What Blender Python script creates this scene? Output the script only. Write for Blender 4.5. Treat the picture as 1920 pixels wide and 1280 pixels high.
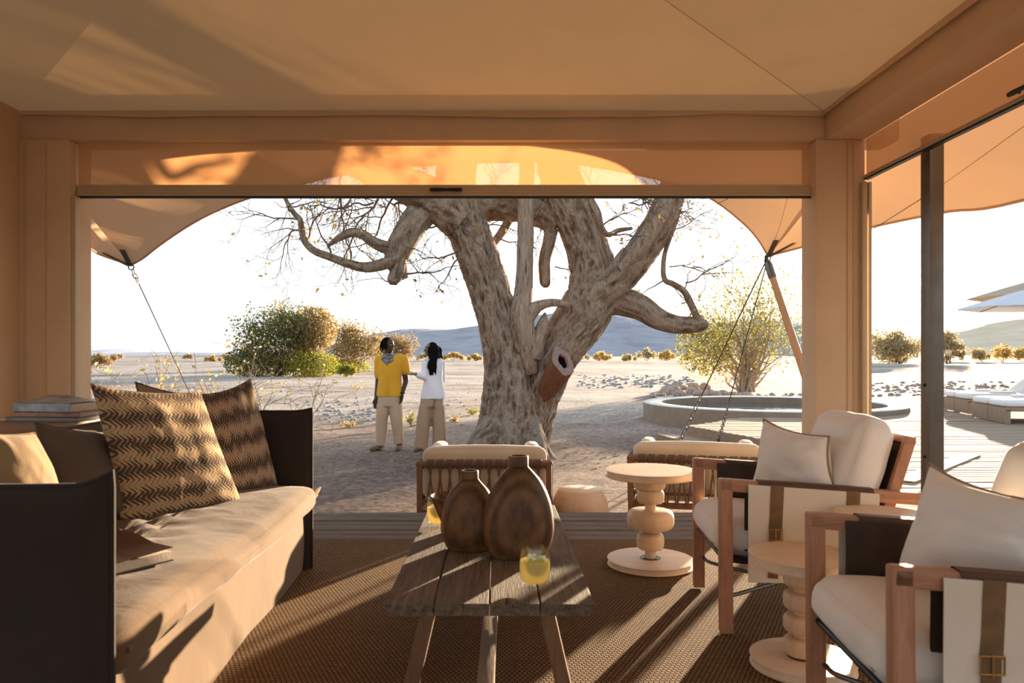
import bpy, bmesh, math, random
import numpy as np
from mathutils import Vector, Matrix

for o in list(bpy.data.objects):
    bpy.data.objects.remove(o, do_unlink=True)
scene = bpy.context.scene
COL = scene.collection
R = math.radians
random.seed(7)
rng = np.random.default_rng(11)

# ------------------------------------------------------------------ camera
F = 1400.0                       # focal length in pixels of the 1920 x 1280 frame
CAMZ = 1.2
cam_d = bpy.data.cameras.new('camera')
cam = bpy.data.objects.new('camera', cam_d); COL.objects.link(cam)
cam.location = (0, 0, CAMZ); cam.rotation_euler = (R(90), 0, 0)
cam_d.sensor_width = 36; cam_d.lens = F / 1920 * 36
cam_d.shift_x = 5 / 1920; cam_d.shift_y = 24 / 1920
cam_d.clip_start = 0.05; cam_d.clip_end = 20000
cam_d.dof.use_dof = True; cam_d.dof.focus_distance = 9.0; cam_d.dof.aperture_fstop = 5.0
scene.camera = cam

# ------------------------------------------------------------------ light
SUN_AZ = math.atan2(790, F)                       # to the right of straight ahead
SUN_EL = math.atan2(144, math.hypot(F, 790))
SUN = Vector((math.sin(SUN_AZ) * math.cos(SUN_EL), math.cos(SUN_AZ) * math.cos(SUN_EL), math.sin(SUN_EL)))
sl = bpy.data.lights.new('sun', 'SUN'); sl.energy = 11.5; sl.color = (1.0, 0.78, 0.53); sl.angle = R(0.6)
so = bpy.data.objects.new('sun', sl); COL.objects.link(so)
so.rotation_euler = SUN.to_track_quat('Z', 'Y').to_euler(); so.location = (30, 40, 20)

world = bpy.data.worlds.new('sky'); scene.world = world; world.use_nodes = True
wn = world.node_tree; wn.nodes.clear()
def wnode(t, **k):
    n = wn.nodes.new(t)
    for a, b in k.items(): setattr(n, a, b)
    return n
def wmath(op, a, b=None, clamp=False):
    n = wnode('ShaderNodeMath', operation=op, use_clamp=clamp)
    for i, v in enumerate((a, b)):
        if v is None: continue
        if isinstance(v, (int, float)): n.inputs[i].default_value = v
        else: wn.links.new(v, n.inputs[i])
    return n.outputs[0]
tc = wnode('ShaderNodeTexCoord')
nrm = wnode('ShaderNodeVectorMath', operation='NORMALIZE'); wn.links.new(tc.outputs['Generated'], nrm.inputs[0])
sep = wnode('ShaderNodeSeparateXYZ'); wn.links.new(nrm.outputs[0], sep.inputs[0])
ramp = wnode('ShaderNodeValToRGB')
ramp.color_ramp.elements[0].position = 0.0; ramp.color_ramp.elements[0].color = (0.86, 0.86, 0.84, 1)
ramp.color_ramp.elements[1].position = 1.0; ramp.color_ramp.elements[1].color = (0.30, 0.44, 0.66, 1)
e = ramp.color_ramp.elements.new(0.12); e.color = (0.80, 0.87, 0.91, 1)
e = ramp.color_ramp.elements.new(0.45); e.color = (0.52, 0.66, 0.82, 1)
wn.links.new(wmath('MAXIMUM', sep.outputs['Z'], 0.0), ramp.inputs[0])
dot = wnode('ShaderNodeVectorMath', operation='DOT_PRODUCT'); wn.links.new(nrm.outputs[0], dot.inputs[0]); dot.inputs[1].default_value = SUN
d0 = wmath('MAXIMUM', dot.outputs['Value'], 0.0)
g = wmath('ADD', wmath('MULTIPLY', wmath('POWER', d0, 3.5), 0.42), wmath('ADD', wmath('MULTIPLY', wmath('POWER', d0, 40.0), 1.3), wmath('MULTIPLY', wmath('POWER', d0, 900.0), 10.0)))
gc = wnode('ShaderNodeVectorMath', operation='SCALE'); gc.inputs[0].default_value = (1.0, 0.90, 0.72); wn.links.new(g, gc.inputs['Scale'])
add = wnode('ShaderNodeVectorMath', operation='ADD'); wn.links.new(ramp.outputs[0], add.inputs[0]); wn.links.new(gc.outputs[0], add.inputs[1])
bg = wnode('ShaderNodeBackground'); wn.links.new(add.outputs[0], bg.inputs[0]); bg.inputs[1].default_value = 0.76
wo = wnode('ShaderNodeOutputWorld'); wn.links.new(bg.outputs[0], wo.inputs[0])

scene.view_settings.view_transform = 'Standard'; scene.view_settings.look = 'None'
scene.view_settings.exposure = 1.12; scene.view_settings.gamma = 1.0
scene.view_settings.use_curve_mapping = False

# ------------------------------------------------------------------ helpers
def P(px, py, D):
    """world point seen at photo pixel (px, py) and at distance D along the view axis"""
    return np.array([(px - 955) / F * D, D, CAMZ - (py - 664) / F * D])
def G(px, py, z=0.0):
    D = (CAMZ - z) * F / (py - 664)
    return P(px, py, D)

def _hash(ix, iy, iz):
    h = (ix.astype(np.int64) * 374761393 + iy.astype(np.int64) * 668265263 + iz.astype(np.int64) * 2147483647) & 0xffffffff
    h = ((h ^ (h >> 13)) * 1274126177) & 0xffffffff
    h = ((h ^ (h >> 16)) * 2246822519) & 0xffffffff
    return ((h ^ (h >> 15)) & 0xffff) / 65535.0
def vnoise(p):
    p = np.asarray(p, float); i = np.floor(p).astype(np.int64); f = p - i; f = f * f * (3 - 2 * f)
    r = 0
    for dx in (0, 1):
        wx = f[..., 0] if dx else 1 - f[..., 0]
        for dy in (0, 1):
            wy = f[..., 1] if dy else 1 - f[..., 1]
            for dz in (0, 1):
                wz = f[..., 2] if dz else 1 - f[..., 2]
                r = r + wx * wy * wz * _hash(i[..., 0] + dx, i[..., 1] + dy, i[..., 2] + dz)
    return r
def fbm(p, oct=4):
    p = np.asarray(p, float); a = .5; r = 0
    for k in range(oct):
        r = r + a * vnoise(p); p = p * 2.03 + 17.3; a *= .5
    return r

class MB:
    """collects shapes into one mesh"""
    def __init__(s): s.v = []; s.f = []; s.n = 0; s.uv = None
    def add(s, v, f):
        v = np.asarray(v, float).reshape(-1, 3); b = s.n
        s.v.append(v); s.f.extend([tuple(int(i) + b for i in q) for q in f]); s.n += len(v); return s
    def box(s, c, size, rot=None, bev=0.0):
        hx, hy, hz = [a / 2 for a in size]
        if bev > 0:
            b = min(bev, hx * .9, hy * .9, hz * .9)
            bm = bmesh.new(); bmesh.ops.create_cube(bm, size=1.0)
            bmesh.ops.scale(bm, vec=size, verts=bm.verts)
            bmesh.ops.bevel(bm, geom=list(bm.edges), offset=b, segments=2, affect='EDGES', profile=.6)
            bm.verts.index_update()
            v = np.array([x.co[:] for x in bm.verts]); f = [[x.index for x in q.verts] for q in bm.faces]; bm.free()
        else:
            v = np.array([(x, y, z) for x in (-hx, hx) for y in (-hy, hy) for z in (-hz, hz)])
            f = [(0, 1, 3, 2), (4, 6, 7, 5), (0, 4, 5, 1), (2, 3, 7, 6), (0, 2, 6, 4), (1, 5, 7, 3)]
        if rot is not None: v = v @ np.array(rot.to_3x3()).T
        return s.add(v + np.asarray(c, float), f)
    def beam(s, a, b, w, h, up=(0, 0, 1), bev=0.0):
        """box from a to b: w across, h along up"""
        a = Vector(a); b = Vector(b); d = (b - a); L = d.length; y = d.normalized()
        x = y.cross(Vector(up)).normalized(); z = x.cross(y)
        m = Matrix((x, y, z)).transposed()
        return s.box((a + b) / 2, (w, L, h), m, bev)
    def tube(s, path, rad, seg=8, cap=True, closed=False):
        path = np.asarray(path, float); n = len(path)
        rad = np.broadcast_to(np.asarray(rad, float), (n,))
        t = np.gradient(path, axis=0) if not closed else (np.roll(path, -1, 0) - np.roll(path, 1, 0))
        t = t / (np.linalg.norm(t, axis=1, keepdims=True) + 1e-12)
        u = np.cross(t[0], [0, 0, 1.0])
        if np.linalg.norm(u) < .1: u = np.cross(t[0], [1.0, 0, 0])
        u /= np.linalg.norm(u); vs = []
        ang = np.arange(seg) * 2 * math.pi / seg
        for i in range(n):
            u = u - t[i] * np.dot(u, t[i]); u /= np.linalg.norm(u) + 1e-12
            w = np.cross(t[i], u)
            vs.append(path[i] + rad[i] * (np.cos(ang)[:, None] * u + np.sin(ang)[:, None] * w))
        f = []
        m = n if closed else n - 1
        for i in range(m):
            a = i * seg; b = ((i + 1) % n) * seg
            for k in range(seg):
                k2 = (k + 1) % seg; f.append((a + k, a + k2, b + k2, b + k))
        if cap and not closed:
            f.append(tuple(range(seg))[::-1]); f.append(tuple(range((n - 1) * seg, n * seg)))
        return s.add(np.concatenate(vs), f)
    def cyl(s, a, b, r, r2=None, seg=16):
        return s.tube([a, b], [r, r if r2 is None else r2], seg)
    def lathe(s, prof, c=(0, 0, 0), seg=40, sx=1.0, sy=1.0, cap=True):
        prof = np.asarray(prof, float); n = len(prof); ang = np.arange(seg) * 2 * math.pi / seg
        v = np.stack([prof[:, 0:1] * np.cos(ang) * sx, prof[:, 0:1] * np.sin(ang) * sy, np.repeat(prof[:, 1:2], seg, 1)], -1).reshape(-1, 3)
        f = []
        for i in range(n - 1):
            for k in range(seg):
                k2 = (k + 1) % seg; f.append((i * seg + k, i * seg + k2, (i + 1) * seg + k2, (i + 1) * seg + k))
        if cap:
            f.append(tuple(range(seg))[::-1]); f.append(tuple(range((n - 1) * seg, n * seg)))
        return s.add(v + np.asarray(c, float), f)
    def grid(s, pts, wrap=False):
        """pts: (m, n, 3)"""
        m, n = pts.shape[:2]; f = []
        for i in range(m - 1):
            for j in range(n if wrap else n - 1):
                j2 = (j + 1) % n
                f.append((i * n + j, i * n + j2, (i + 1) * n + j2, (i + 1) * n + j))
        return s.add(pts.reshape(-1, 3), f)
    def ell(s, c, r, seg=16, rings=10, rot=None):
        th = np.linspace(0.001, math.pi - .001, rings); prof = np.stack([np.sin(th), -np.cos(th)], 1)
        ang = np.arange(seg) * 2 * math.pi / seg
        v = np.stack([prof[:, 0:1] * np.cos(ang), prof[:, 0:1] * np.sin(ang), np.repeat(prof[:, 1:2], seg, 1)], -1).reshape(-1, 3) * np.asarray(r, float)
        if rot is not None: v = v @ np.array(rot.to_3x3()).T
        f = []
        for i in range(rings - 1):
            for k in range(seg):
                k2 = (k + 1) % seg; f.append((i * seg + k, i * seg + k2, (i + 1) * seg + k2, (i + 1) * seg + k))
        f.append(tuple(range(seg))[::-1]); f.append(tuple(range((rings - 1) * seg, rings * seg)))
        return s.add(v + np.asarray(c, float), f)
    def build(s, name, mat, parent=None, smooth=True, local=False, uv=None):
        v = np.concatenate(s.v) if s.v else np.zeros((0, 3))
        if parent is not None and not local:
            off = np.zeros(3); q = parent
            while q is not None: off += np.array(q.location); q = q.parent
            v = v - off
        me = bpy.data.meshes.new(name); me.from_pydata(v.tolist(), [], s.f)
        if uv is not None:
            l = me.uv_layers.new(name='UVMap'); li = np.zeros(len(me.loops), dtype=np.int64); me.loops.foreach_get('vertex_index', li)
            l.data.foreach_set('uv', np.asarray(uv, float)[li].ravel())
        if smooth:
            me.polygons.foreach_set('use_smooth', [True] * len(me.polygons))
        me.update()
        if smooth:
            try: me.set_sharp_from_angle(angle=R(42))
            except Exception: pass
        if mat is not None: me.materials.append(MATS[mat] if isinstance(mat, str) else mat)
        o = bpy.data.objects.new(name, me); COL.objects.link(o); o.parent = parent
        return o

def tag(o, label=None, cat=None, group=None, kind=None):
    if label: o['label'] = label
    if cat: o['category'] = cat
    if group: o['group'] = group
    if kind: o['kind'] = kind
    return o
def thing(name, label, cat, loc=(0, 0, 0), rz=0.0, group=None):
    o = bpy.data.objects.new(name, None); COL.objects.link(o); o.empty_display_size = .1
    o.location = [float(a) for a in loc]; o.rotation_euler = (0, 0, rz)
    return tag(o, label, cat, group)
def copy_tree(o, parent=None):
    c = o.copy(); COL.objects.link(c); c.parent = parent
    for ch in list(o.children): copy_tree(ch, c)
    return c
def share(o, name, parent, loc=(0, 0, 0), rot=(0, 0, 0), scale=(1, 1, 1)):
    c = bpy.data.objects.new(name, o.data); COL.objects.link(c); c.parent = parent
    c.location = loc; c.rotation_euler = rot; c.scale = scale; return c
def spline(pts, n):
    """Catmull-Rom through rows of pts (any width), n samples"""
    p = np.asarray(pts, float); m = len(p)
    q = np.concatenate([2 * p[:1] - p[1:2], p, 2 * p[-1:] - p[-2:-1]])
    t = np.linspace(0, m - 1 - 1e-9, n); i = t.astype(int); f = (t - i)[:, None]
    a, b, c, d = q[i], q[i + 1], q[i + 2], q[i + 3]
    return .5 * (2 * b + (c - a) * f + (2 * a - 5 * b + 4 * c - d) * f ** 2 + (3 * b - a - 3 * c + d) * f ** 3)

# ------------------------------------------------------------------ materials
MATS = {}
class NT:
    def __init__(s, name):
        m = bpy.data.materials.new(name); m.use_nodes = True; s.m = m; s.t = m.node_tree; s.t.nodes.clear()
        s.out = s.n('ShaderNodeOutputMaterial'); s.b = s.n('ShaderNodeBsdfPrincipled'); s.l(s.b.outputs[0], s.out.inputs[0]); MATS[name] = m
        s.tc = s.n('ShaderNodeTexCoord')
    def n(s, t, **k):
        x = s.t.nodes.new(t)
        for a, b in k.items(): setattr(x, a, b)
        return x
    def l(s, a, b): s.t.links.new(a, b)
    def set(s, sock, v):
        if hasattr(v, 'is_output') or isinstance(v, bpy.types.NodeSocket): s.l(v, sock)
        else: sock.default_value = v
    def math(s, op, a, b=None, c=None, clamp=False):
        x = s.n('ShaderNodeMath', operation=op, use_clamp=clamp)
        for i, v in enumerate((a, b, c)):
            if v is not None: s.set(x.inputs[i], v)
        return x.outputs[0]
    def map(s, scale=(1, 1, 1), coord='Object', rot=(0, 0, 0)):
        x = s.n('ShaderNodeMapping'); s.l(s.tc.outputs[coord], x.inputs[0]); x.inputs['Scale'].default_value = scale; x.inputs['Rotation'].default_value = rot
        return x.outputs[0]
    def noise(s, vec, scale=5, detail=4, rough=.55, dist=0.0):
        x = s.n('ShaderNodeTexNoise'); s.l(vec, x.inputs['Vector']); x.inputs['Scale'].default_value = scale
        x.inputs['Detail'].default_value = detail; x.inputs['Roughness'].default_value = rough; x.inputs['Distortion'].default_value = dist
        return x.outputs[0]
    def ramp(s, fac, stops):
        x = s.n('ShaderNodeValToRGB'); s.l(fac, x.inputs[0]); els = x.color_ramp.elements
        while len(els) < len(stops): els.new(.5)
        for e, (p, c) in zip(els, stops):
            e.position = p; e.color = (*c, 1) if len(c) == 3 else c
        return x.outputs[0]
    def mix(s, fac, a, b, blend='MIX'):
        x = s.n('ShaderNodeMix', data_type='RGBA', blend_type=blend); s.set(x.inputs[0], fac)
        for i, v in ((6, a), (7, b)):
            if isinstance(v, tuple): x.inputs[i].default_value = (*v, 1) if len(v) == 3 else v
            else: s.l(v, x.inputs[i])
        return x.outputs[2]
    def bump(s, h, strength=.5, dist=.01, prev=None):
        x = s.n('ShaderNodeBump'); s.l(h, x.inputs['Height']); x.inputs['Strength'].default_value = strength; x.inputs['Distance'].default_value = dist
        if prev is not None: s.l(prev, x.inputs['Normal'])
        return x.outputs[0]
    def fin(s, col, rough=.8, normal=None, spec=.3, metal=0.0):
        if isinstance(col, tuple): s.b.inputs['Base Color'].default_value = (*col, 1)
        else: s.l(col, s.b.inputs['Base Color'])
        s.set(s.b.inputs['Roughness'], rough); s.b.inputs['Specular IOR Level'].default_value = spec; s.b.inputs['Metallic'].default_value = metal
        if normal is not None: s.l(normal, s.b.inputs['Normal'])
        return s.m
    def translucent(s, col, fac, normal=None):
        tr = s.n('ShaderNodeBsdfTranslucent')
        if isinstance(col, tuple): tr.inputs[0].default_value = (*col, 1)
        else: s.l(col, tr.inputs[0])
        mx = s.n('ShaderNodeMixShader'); mx.inputs[0].default_value = fac
        s.l(s.b.outputs[0], mx.inputs[1]); s.l(tr.outputs[0], mx.inputs[2]); s.l(mx.outputs[0], s.out.inputs[0]); return mx

def fabric(name, c, var=.12, weave=900, bump=.25, wr=0.0, rough=.9, transl=0.0, tcol=None):
    k = NT(name); o = k.map()
    big = k.noise(o, 3.0, 3); fine = k.noise(o, weave * .35, 2)
    f = k.math('ADD', k.math('MULTIPLY', big, .6), k.math('MULTIPLY', fine, .4))
    d = tuple(a * (1 - var * 1.6) for a in c); b = tuple(min(1, a * (1 + var)) for a in c)
    col = k.ramp(f, [(.3, d), (.7, b)])
    n1 = k.bump(fine, bump, .002)
    if wr > 0: n1 = k.bump(k.noise(k.map((1, 1, 1)), 5.0, 3, .5, .6), wr, .03, n1)
    k.fin(col, rough, n1, .15)
    k.b.inputs['Sheen Weight'].default_value = .15
    if transl > 0: k.translucent(tcol or c, transl)
    return k.m
def wood(name, c1, c2, axis=0, scale=6.0, stretch=14.0, rough=.55, bump=.3, crack=0.0, bd=.004):
    k = NT(name); s = [stretch] * 3; s[axis] = 1.0
    v = k.map(tuple(s)); n1 = k.noise(v, scale * .35, 6, .62, .8); n2 = k.noise(v, scale * 2.2, 4, .6)
    f = k.math('ADD', k.math('MULTIPLY', n1, .65), k.math('MULTIPLY', n2, .35))
    col = k.ramp(f, [(.32, c1), (.5, tuple((a + b) / 2 for a, b in zip(c1, c2))), (.68, c2)])
    nb = k.bump(n2, bump, bd)
    if crack > 0:
        s2 = [stretch * 1.3] * 3; s2[axis] = .45
        cr = k.noise(k.map(tuple(s2)), scale * .5, 3, .5)
        m = k.ramp(cr, [(.31, (0, 0, 0)), (.36, (1, 1, 1))])
        col = k.mix(k.math('SUBTRACT', 1.0, m), col, tuple(a * .25 for a in c1)); nb = k.bump(m, crack, .008, nb)
    k.fin(col, rough, nb, .3); return k.m
def plain(name, c, rough=.5, metal=0.0, spec=.4, var=.15, scale=30, bump=0.0, bd=.003):
    k = NT(name); n = k.noise(k.map(), scale, 4)
    col = k.ramp(n, [(.3, tuple(a * (1 - var) for a in c)), (.7, tuple(min(1, a * (1 + var)) for a in c))])
    k.fin(col, rough, k.bump(n, bump, bd) if bump else None, spec, metal); return k.m

fabric('canvas_in', (.64, .45, .27), .06, 600, .25, transl=.12, tcol=(.80, .46, .20))
fabric('canvas_post', (.66, .48, .31), .07, 600, .25, wr=.12)
fabric('canvas_fly', (.70, .43, .235), .05, 500, .2, transl=.17, tcol=(.80, .47, .25))
fabric('sofa_cloth', (.140, .079, .035), .10, 900, .3, wr=.18)
fabric('sofa_dark', (.034, .023, .017), .12, 900, .3, wr=.12)
fabric('pillow_brown', (.10, .07, .048), .12, 900, .3, wr=.25)
fabric('pillow_tan', (.27, .18, .095), .10, 900, .3, wr=.25)
fabric('linen', (.82, .76, .69), .07, 1000, .3, wr=.14)
fabric('linen_dark', (.30, .23, .16), .08, 1000, .3)
fabric('chair_canvas', (.70, .61, .49), .07, 800, .25)
fabric('outdoor_cushion', (.60, .48, .33), .08, 700, .35, wr=.1)
fabric('white_cushion', (.80, .77, .72), .04, 700, .2)
fabric('towel', (.72, .68, .63), .05, 500, .4)
fabric('umbrella_tan', (.62, .50, .36), .05, 500, .2, transl=.4, tcol=(.7, .55, .38))
fabric('umbrella_white', (.80, .80, .80), .04, 500, .2, transl=.3, tcol=(.8, .8, .8))
plain('leather_dark', (.040, .024, .015), .5, 0, .4, .25, 14, .25)
plain('leather_strap', (.15, .080, .028), .5, 0, .4, .25, 20, .2)
plain('leather_brown', (.080, .042, .024), .52, 0, .4, .2, 16, .2)
plain('brass', (.55, .38, .13), .35, 1.0, .5, .1)
plain('black_metal', (.03, .028, .026), .45, .6, .5, .1)
plain('grey_metal', (.15, .13, .105), .42, .8, .5, .12, 8)
plain('chain_metal', (.30, .28, .25), .45, .9, .5, .2, 40)
plain('track_metal', (.52, .40, .26), .55, .0, .4, .06, 6)
wood('wood_red', (.30, .135, .072), (.50, .26, .15), 2, 9, 10, .5, .15)
wood('wood_red_x', (.30, .135, .072), (.50, .26, .15), 0, 9, 10, .5, .15)
wood('wood_pale', (.66, .48, .31), (.80, .63, .45), 0, 7, 9, .45, .08)
wood('wood_pale_z', (.60, .41, .25), (.74, .54, .35), 2, 7, 9, .45, .08)
wood('wood_table', (.060, .040, .026), (.26, .185, .12), 1, 8, 16, .85, .9, .35, .006)
wood('wood_leg', (.13, .062, .028), (.25, .13, .060), 2, 8, 12, .75, .3)
wood('wood_beam', (.26, .18, .115), (.40, .29, .19), 1, 8, 12, .6, .3)
wood('deck_old', (.085, .062, .044), (.25, .19, .14), 0, 5, 18, .9, .9, .7, .006)
wood('deck_pale', (.25, .165, .10), (.42, .30, .20), 0, 4, 16, .9, .5, .4, .004)
wood('wood_outdoor', (.13, .060, .030), (.23, .115, .060), 0, 8, 10, .55, .2)
wood('wood_outdoor_z', (.13, .060, .030), (.23, .115, .060), 2, 8, 10, .55, .2)
wood('wood_lounger', (.25, .165, .105), (.38, .26, .175), 2, 8, 12, .6, .3)
wood('wood_pole', (.36, .20, .09), (.50, .30, .15), 2, 5, 10, .55, .2)
wood('console_wood', (.20, .115, .055), (.34, .21, .11), 1, 6, 12, .5, .25)
plain('rope', (.14, .085, .05), .8, 0, .2, .2, 60, .4)
plain('cable', (.07, .065, .06), .5, .5, .4, .1)
plain('paper', (.62, .53, .42), .9, 0, .2, .08, 90, .2)
plain('webbing', (.10, .085, .07), .8, 0, .2, .2, 80, .2)
# ---- special materials
def vase_mat():
    k = NT('vase_wood'); o = k.map((1, 1, .8))
    d = k.noise(o, 4.0, 3, .5)
    x = k.n('ShaderNodeVectorMath', operation='ADD'); k.l(o, x.inputs[0]); x.inputs[1].default_value = (-.02, .35, -.10)
    ln = k.n('ShaderNodeVectorMath', operation='LENGTH'); k.l(x.outputs[0], ln.inputs[0])
    w = k.math('SINE', k.math('ADD', k.math('MULTIPLY', ln.outputs['Value'], 130.0), k.math('MULTIPLY', d, 16.0)))
    w = k.math('ADD', k.math('MULTIPLY', w, .20), k.math('MULTIPLY', k.noise(k.map((7, 7, 4)), 6, 4), .9))
    col = k.ramp(w, [(.1, (.060, .030, .013)), (.5, (.125, .064, .028)), (.85, (.20, .105, .046))])
    k.fin(col, .45, k.bump(w, .05, .002), .22)
vase_mat()
def rug_mat():
    k = NT('sisal'); o = k.map()
    b = k.n('ShaderNodeTexBrick'); k.l(o, b.inputs['Vector']); b.offset = .5
    b.inputs['Scale'].default_value = 1.0; b.inputs['Brick Width'].default_value = .019; b.inputs['Row Height'].default_value = .019
    b.inputs['Mortar Size'].default_value = .0055; b.inputs['Mortar Smooth'].default_value = 1.0
    b.inputs['Color1'].default_value = (1, 1, 1, 1); b.inputs['Color2'].default_value = (.72, .72, .72, 1); b.inputs['Mortar'].default_value = (.12, .12, .12, 1)
    fib = k.noise(k.map((1, 3, 1)), 260, 3); big = k.noise(k.map((1, 5, 1)), 2.2, 4)
    h = k.math('MULTIPLY', b.outputs['Color'], k.math('ADD', .6, k.math('MULTIPLY', fib, .8)))
    col = k.ramp(h, [(.10, (.040, .022, .010)), (.45, (.29, .16, .068)), (.95, (.62, .37, .17))])
    col = k.mix(k.math('MULTIPLY', big, .35), col, (.20, .11, .05))
    k.fin(col, .95, k.bump(h, 1.0, .020), .1)
rug_mat()
def screen_mat():
    k = NT('screen_mesh'); fine = k.noise(k.map(), 400, 2)
    c = k.ramp(fine, [(.3, (.50, .33, .18)), (.7, (.60, .41, .23))])
    k.fin(c, .9, None, .1); mx = k.translucent((.80, .38, .15), .30)
    tp = k.n('ShaderNodeBsdfTransparent'); m2 = k.n('ShaderNodeMixShader'); m2.inputs[0].default_value = .16
    k.l(mx.outputs[0], m2.inputs[1]); k.l(tp.outputs[0], m2.inputs[2]); k.l(m2.outputs[0], k.out.inputs[0])
screen_mat()
def ikat(name, rows, light, dark):
    k = NT(name); uv = k.tc.outputs['UV']; s = k.n('ShaderNodeSeparateXYZ'); k.l(uv, s.inputs[0])
    n = k.noise(k.map((1, 1, 1), 'UV'), 9, 3); nf = k.noise(k.map((60, 60, 1), 'UV'), 1.0, 2)
    v = k.math('ADD', k.math('MULTIPLY', s.outputs['Y'], float(rows)), k.math('MULTIPLY', n, .25))
    tri = k.math('PINGPONG', v, .5)                                   # chevron arms
    u = k.math('ADD', k.math('MULTIPLY', s.outputs['X'], 26.0), k.math('MULTIPLY', tri, 2.6))
    st = k.math('SINE', k.math('MULTIPLY', u, 2 * math.pi))
    band = k.math('SINE', k.math('MULTIPLY', k.math('ADD', v, k.math('MULTIPLY', k.noise(k.map((9, 3, 1), 'UV'), 1.0, 2), 1.8)), math.pi))
    h = k.math('ADD', k.math('ADD', k.math('MULTIPLY', st, .40), k.math('MULTIPLY', band, .42)), k.math('MULTIPLY', k.math('SUBTRACT', nf, .5), .9))
    col = k.ramp(k.math('ADD', .5, k.math('MULTIPLY', h, .5)), [(.40, dark), (.60, light)])
    fine = k.noise(k.map(), 320, 2)
    nb = k.bump(fine, .3, .002); nb = k.bump(k.noise(k.map(), 6, 3, .5, .5), .2, .03, nb)
    k.fin(col, .92, nb, .1)
ikat('ikat_a', 11, (.42, .29, .165), (.075, .050, .036))
ikat('ikat_b', 9, (.40, .28, .18), (.06, .042, .032))
def ground_mat():
    k = NT('desert'); o = k.map()
    big = k.noise(k.map((.35, 1, 1)), .09, 4, .6); mid = k.noise(k.map((.5, 1, 1)), .55, 5, .65); grit = k.noise(o, 26, 4, .75)
    sp = k.n('ShaderNodeSeparateXYZ'); k.l(o, sp.inputs[0])
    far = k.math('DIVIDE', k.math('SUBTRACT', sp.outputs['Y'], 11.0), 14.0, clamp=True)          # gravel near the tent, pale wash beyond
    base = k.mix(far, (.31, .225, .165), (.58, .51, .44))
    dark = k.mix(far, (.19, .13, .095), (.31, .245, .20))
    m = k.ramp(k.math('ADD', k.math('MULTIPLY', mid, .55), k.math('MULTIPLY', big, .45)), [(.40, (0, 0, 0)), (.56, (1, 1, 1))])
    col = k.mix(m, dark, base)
    v = k.n('ShaderNodeTexVoronoi'); k.l(o, v.inputs['Vector']); v.inputs['Scale'].default_value = 17.0
    peb = k.ramp(v.outputs['Color'], [(.2, (.55, .50, .46)), (.8, (1.25, 1.2, 1.15))])
    col = k.mix(.75, col, peb, 'MULTIPLY')
    col = k.mix(.5, col, k.ramp(grit, [(.35, (.45, .42, .40)), (.65, (1.2, 1.2, 1.2))]), 'MULTIPLY')
    nb = k.bump(v.outputs['Distance'], -.8, .04); nb = k.bump(grit, .7, .03, nb); nb = k.bump(mid, .5, .25, nb)
    k.fin(col, .95, nb, .1)
ground_mat()
def hill_mat(name, a, b, sc):
    k = NT(name); n = k.noise(k.map((1, 1, 3)), sc, 6, .65); k.fin(k.ramp(n, [(.35, a), (.65, b)]), .95, k.bump(n, .6, 6.0), .05)
hill_mat('hill_far_haze', (.36, .38, .43), (.47, .48, .52), .01)  # distance haze is put into this pale blue colour
hill_mat('hill_mid_haze', (.30, .28, .29), (.44, .40, .39), .03)  # grey lavender rock with the distance haze mixed into its colour
hill_mat('hill_gold_haze', (.70, .52, .33), (.82, .64, .43), .03)  # glow of backlit haze painted into the slope's golden colour
def bark_mat():
    k = NT('bark'); n = k.noise(k.map((1, 1, .20)), 40, 6, .72, 1.4); n2 = k.noise(k.map((1, 1, .25)), 95, 4, .65, .6); big = k.noise(k.map(), 1.2, 3)
    at = k.n('ShaderNodeAttribute', attribute_name='ridge')
    h = k.math('ADD', k.math('MULTIPLY', at.outputs['Fac'], .38), k.math('ADD', k.math('MULTIPLY', n, .60), k.math('MULTIPLY', n2, .22)))
    col = k.ramp(h, [(.45, (.045, .028, .018)), (.545, (.22, .145, .095)), (.64, (.46, .33, .225)), (.76, (.70, .55, .42))])
    col = k.mix(k.math('MULTIPLY', big, .35), col, (.27, .165, .095))
    nb = k.bump(n, 1.0, .06); nb = k.bump(n2, .8, .02, nb); k.fin(col, .95, nb, .1)
bark_mat()
wood('dead_wood', (.16, .10, .062), (.60, .46, .34), 2, 9, 8, .85, .9, 1.0, .02)
wood('cut_inner', (.12, .045, .020), (.24, .10, .045), 2, 6, 8, .7, .4)
plain('cut_ring', (.30, .20, .165), .8, 0, .2, .2, 25, .3)
plain('twig', (.16, .115, .085), .9, 0, .1, .25, 14, .2)
plain('pale_twig', (.42, .32, .23), .9, 0, .1, .2, 14)
def leaf_mat(name, a, b, c, tr=.45):
    k = NT(name); oi = k.n('ShaderNodeTexNoise'); k.l(k.tc.outputs['Object'], oi.inputs['Vector']); oi.inputs['Scale'].default_value = 1.7
    w = k.n('ShaderNodeTexWhiteNoise'); g = k.n('ShaderNodeNewGeometry'); k.l(g.outputs['Random Per Island'], w.inputs['Vector'])
    f = k.math('ADD', k.math('MULTIPLY', oi.outputs[0], .5), k.math('MULTIPLY', g.outputs['Random Per Island'], .5))
    col = k.ramp(f, [(.25, a), (.5, b), (.8, c)]); k.fin(col, .7, None, .2); k.translucent(col, tr)
leaf_mat('leaf_tree', (.16, .15, .03), (.42, .28, .05), (.50, .30, .16))
leaf_mat('leaf_green', (.075, .085, .028), (.17, .17, .055), (.34, .27, .10))
leaf_mat('leaf_gold', (.19, .135, .055), (.36, .25, .10), (.48, .34, .15))
leaf_mat('leaf_lush', (.16, .18, .025), (.30, .29, .04), (.46, .38, .08))
leaf_mat('leaf_pale', (.20, .19, .07), (.36, .32, .10), (.52, .42, .12))
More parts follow.
